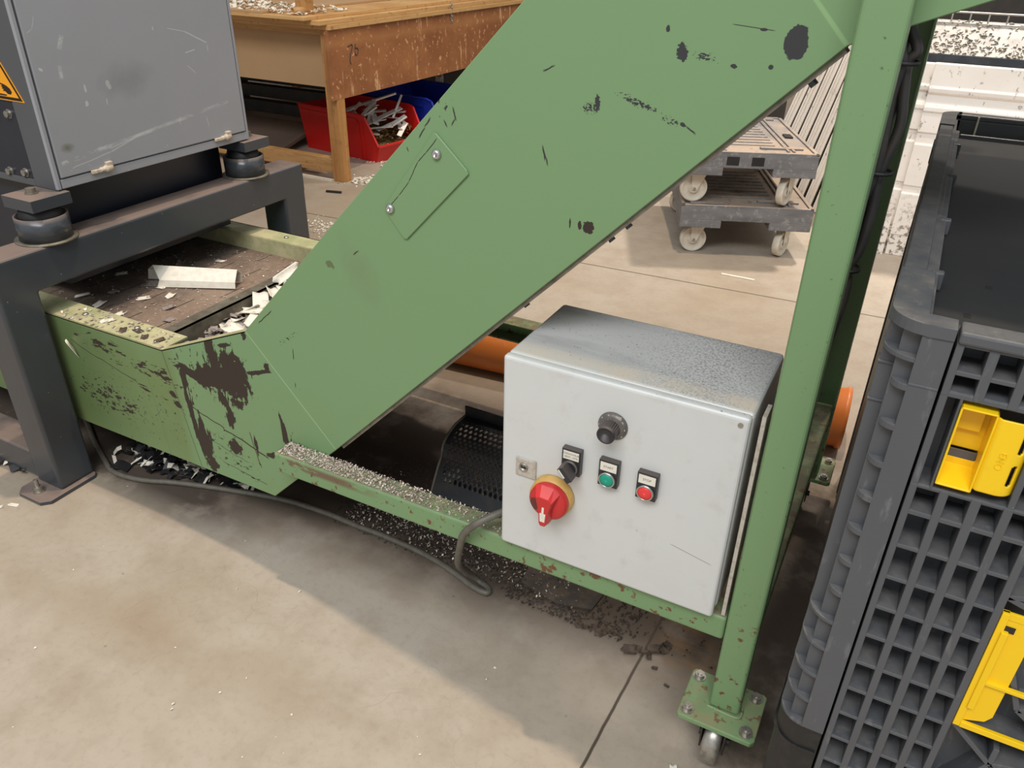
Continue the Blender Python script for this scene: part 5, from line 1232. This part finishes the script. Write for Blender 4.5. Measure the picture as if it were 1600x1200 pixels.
def storage_bin(name, label, mat, loc, rz, L, Wd, Hh):
    t = Thing(name, label, 'storage bin', (0, 0, 0))
    # local: x along the bin, open front at +x, y across
    fl = 0.018
    def ring(k, z):  # outer outline at height fraction
        e = fl * k
        return e
    def side(y0, y1, s):
        m = MB()
        p = [(0.02, 0.0), (L - 0.02, 0.0), (L + 0.015, 0.36 * Hh), (L - 0.085, 0.96 * Hh), (L - 0.13, Hh), (-0.02, Hh)]
        n = len(p); lean = lambda z: s * fl * z / Hh
        vs = [(x, y0 + lean(z), z) for x, z in p] + [(x, y1 + lean(z), z) for x, z in p]
        m.add(vs, [tuple(range(n)), tuple(range(2 * n - 1, n - 1, -1))] + [(i, (i + 1) % n, (i + 1) % n + n, i + n) for i in range(n)])
        lip = [(L + 0.015, 0.36 * Hh), (L - 0.085, 0.96 * Hh), (L - 0.13, Hh), (-0.02, Hh)]
        for a, b in zip(lip[:-1], lip[1:]):
            pa, pb = Vector((a[0], (y0 + y1) / 2 + lean(a[1]) + s * 0.006, a[1])), Vector((b[0], (y0 + y1) / 2 + lean(b[1]) + s * 0.006, b[1]))
            m.cyl(pa, pb, 0.008, seg=8)
        for x in (L - 0.15, L - 0.115): m.obox((x, (y0 + y1) / 2 + lean(0.45 * Hh) + s * 0.004, 0.44 * Hh), (0.006, 0, 0), (0, 0.005, 0), (0, s * fl * 0.42, 0.42 * Hh))
        m.obox(((L - 0.16) / 2, (y0 + y1) / 2 + lean(0.86 * Hh) + s * 0.004, 0.86 * Hh), ((L - 0.16) / 2, 0, 0), (0, 0.006, 0), (0, 0, 0.012))
        return m
    m = side(-Wd / 2, -Wd / 2 + 0.006, -1); t.part('side_wall', m, mat)
    m = side(Wd / 2 - 0.006, Wd / 2, 1); t.part('side_wall', m, mat)
    t.part('base', MB().box(0.02, L - 0.02, -Wd / 2, Wd / 2, 0, 0.008), mat)
    m = MB(); m.add([(0.02, -Wd / 2, 0), (0.02, Wd / 2, 0), (-0.02, Wd / 2 + fl, Hh), (-0.02, -Wd / 2 - fl, Hh)], [(0, 1, 2, 3)]); t.part('back_wall', m, mat, solid=0.006)
    m = MB(); m.add([(L - 0.02, -Wd / 2, 0), (L - 0.02, Wd / 2, 0), (L + 0.015, Wd / 2 + fl * .36, Hh * 0.36), (L + 0.015, -Wd / 2 - fl * .36, Hh * 0.36)], [(0, 1, 2, 3)])
    t.part('front_wall', m, mat, solid=0.006)
    m = MB().cyl((L + 0.018, -Wd / 2 - 0.012, Hh * 0.36), (L + 0.018, Wd / 2 + 0.012, Hh * 0.36), 0.010, seg=10); t.part('front_lip', m, mat)
    t.o.location = loc; t.o.rotation_euler = (0, 0, rz)
    return t
BZ = R(-8)
RB0 = Vector((-3.80, 4.47, 0))
storage_bin('red_storage_bin', 'red open-front storage bin full of metal offcuts under the bench', 'binred', RB0, BZ, 0.69, 0.42, 0.29)
storage_bin('blue_storage_bin', 'dark blue open-front storage bin standing behind the red one', 'binblue', Vector((-3.66, 5.02, 0)), BZ, 0.74, 0.50, 0.33)
RM = Matrix.Rotation(BZ, 3, 'Z')
def bl(x, y, z): return RB0 + RM @ Vector((x, y, z))
rs = random.Random(4)
m = MB()
def heap(u, v):
    x = 0.03 + 0.64 * u; y = -0.20 + 0.40 * v
    h = 0.20 - 0.11 * max(0, (u - 0.45) / 0.55) + 0.02 * math.sin(9 * u + 5 * v) + rs.uniform(-0.010, 0.010) - 0.05 * (abs(v - 0.5) * 2) ** 3
    return bl(x, y, h)
m.sheet(30, 20, heap, smooth=False)
flakes(m, 900, lambda: tuple(bl(rs.uniform(0.30, 0.64), rs.uniform(-0.18, 0.18), 0.0)[:2]) + (0.11 + rs.random() * 0.06,), 0.01, 0.03, (0.2, 0.7), 0.9, rs)
single('brass_turnings', m, 'brass', 'brown brass-coloured turnings filling the red storage bin', 'turnings', RB0, kind='stuff')
# aluminium offcuts: bars, angles and tubes tossed on top
def bar(p, q, w, t):
    a, b = bl(*p), bl(*q); d = (b - a).normalized(); n = d.cross(Vector((0.3, 0.2, 1))).normalized(); u = d.cross(n)
    return MB().obox((a + b) / 2, d * ((b - a).length / 2), n * w / 2, u * t / 2)
single('slotted_bar', bar((0.26, -0.14, 0.255), (0.55, 0.13, 0.375), 0.042, 0.010), 'alu', 'long slotted grey bar rising diagonally out of the red bin', 'bar', RB0)
single('pointed_sliver', bar((0.585, 0.05, 0.23), (0.60, 0.13, 0.37), 0.014, 0.004), 'alu', 'thin pointed sliver standing upright in the red bin', 'offcut', RB0)
offs = [((0.45, -0.13, 0.235), (0.47, 0.0, 0.33)), ((0.49, -0.08, 0.215), (0.455, 0.02, 0.335)), ((0.50, -0.15, 0.200), (0.60, 0.12, 0.29)), ((0.53, -0.13, 0.185), (0.66, -0.03, 0.20)), ((0.58, -0.10, 0.175), (0.62, 0.05, 0.215)),
        ((0.62, 0.0, 0.20), (0.665, 0.09, 0.25)), ((0.52, 0.04, 0.23), (0.64, 0.06, 0.235)), ((0.47, 0.08, 0.24), (0.60, 0.16, 0.26)), ((0.40, -0.17, 0.24), (0.50, -0.15, 0.225)), ((0.55, -0.17, 0.165), (0.63, -0.13, 0.16)), ((0.66, 0.02, 0.13), (0.655, 0.10, 0.205)), ((0.38, 0.0, 0.25), (0.48, 0.10, 0.26)), ((0.30, -0.05, 0.235), (0.40, -0.12, 0.24))]
for k in range(12):
    u, v = rs.uniform(0.34, 0.62), rs.uniform(-0.16, 0.14); a = rs.uniform(0, PI); l = rs.uniform(0.06, 0.16); h = 0.265 - 0.10 * max(0, (u - 0.42) / 0.2) + rs.uniform(0, 0.03)
    offs.append(((u - l / 2 * math.cos(a), v - l / 2 * math.sin(a), h - 0.01), (u + l / 2 * math.cos(a), v + l / 2 * math.sin(a), h + rs.uniform(0.0, 0.05))))
for i, (p, q) in enumerate(offs):
    m = bar(p, q, 0.022 + 0.010 * (i % 3), 0.006 + 0.004 * (i % 2))
    single('metal_offcut', m, 'alu', 'short pale metal offcut lying among others in the red bin', 'offcut', RB0, 'metal offcuts in the red bin', bevel=0.001, seg=1)
single('tube_offcut', MB().lathe([(0.013, 0), (0.019, 0), (0.019, 0.085), (0.013, 0.085)], bl(0.40, -0.13, 0.268), RM @ Vector((0.9, -0.35, -0.25)), 24), 'alu', 'short pale tube offcut near the rim of the red bin', 'offcut', RB0)
single('floor_screw', MB().obox((-2.98, 3.50, 0.006), (0.045, 0.012, 0), (-0.002, 0.007, 0), (0, 0, 0.005)), 'darksteel', 'dark little bar lying on the floor in front of the bench leg', 'bar', (-2.98, 3.5, 0))
m = MB(); flakes(m, 260, lambda: (rs.gauss(-2.95, 0.06), rs.gauss(3.80, 0.05), 0.0006), 0.006, 0.02, (0.3, 0.9), 0.3, rs)
flakes(m, 320, lambda: (rs.gauss(-2.62, 0.12), rs.gauss(3.0, 0.06), 0.0006), 0.004, 0.014, (0.3, 0.9), 0.3, rs)
flakes(m, 160, lambda: (rs.gauss(-3.0, 0.12), rs.gauss(4.17, 0.04), 0.0006), 0.006, 0.02, (0.3, 0.9), 0.3, rs)
single('sawdust_chips', m, 'whitep', 'pale chips on the floor in front of the workbench leg', 'chips', (-2.9, 3.8, 0), kind='stuff')
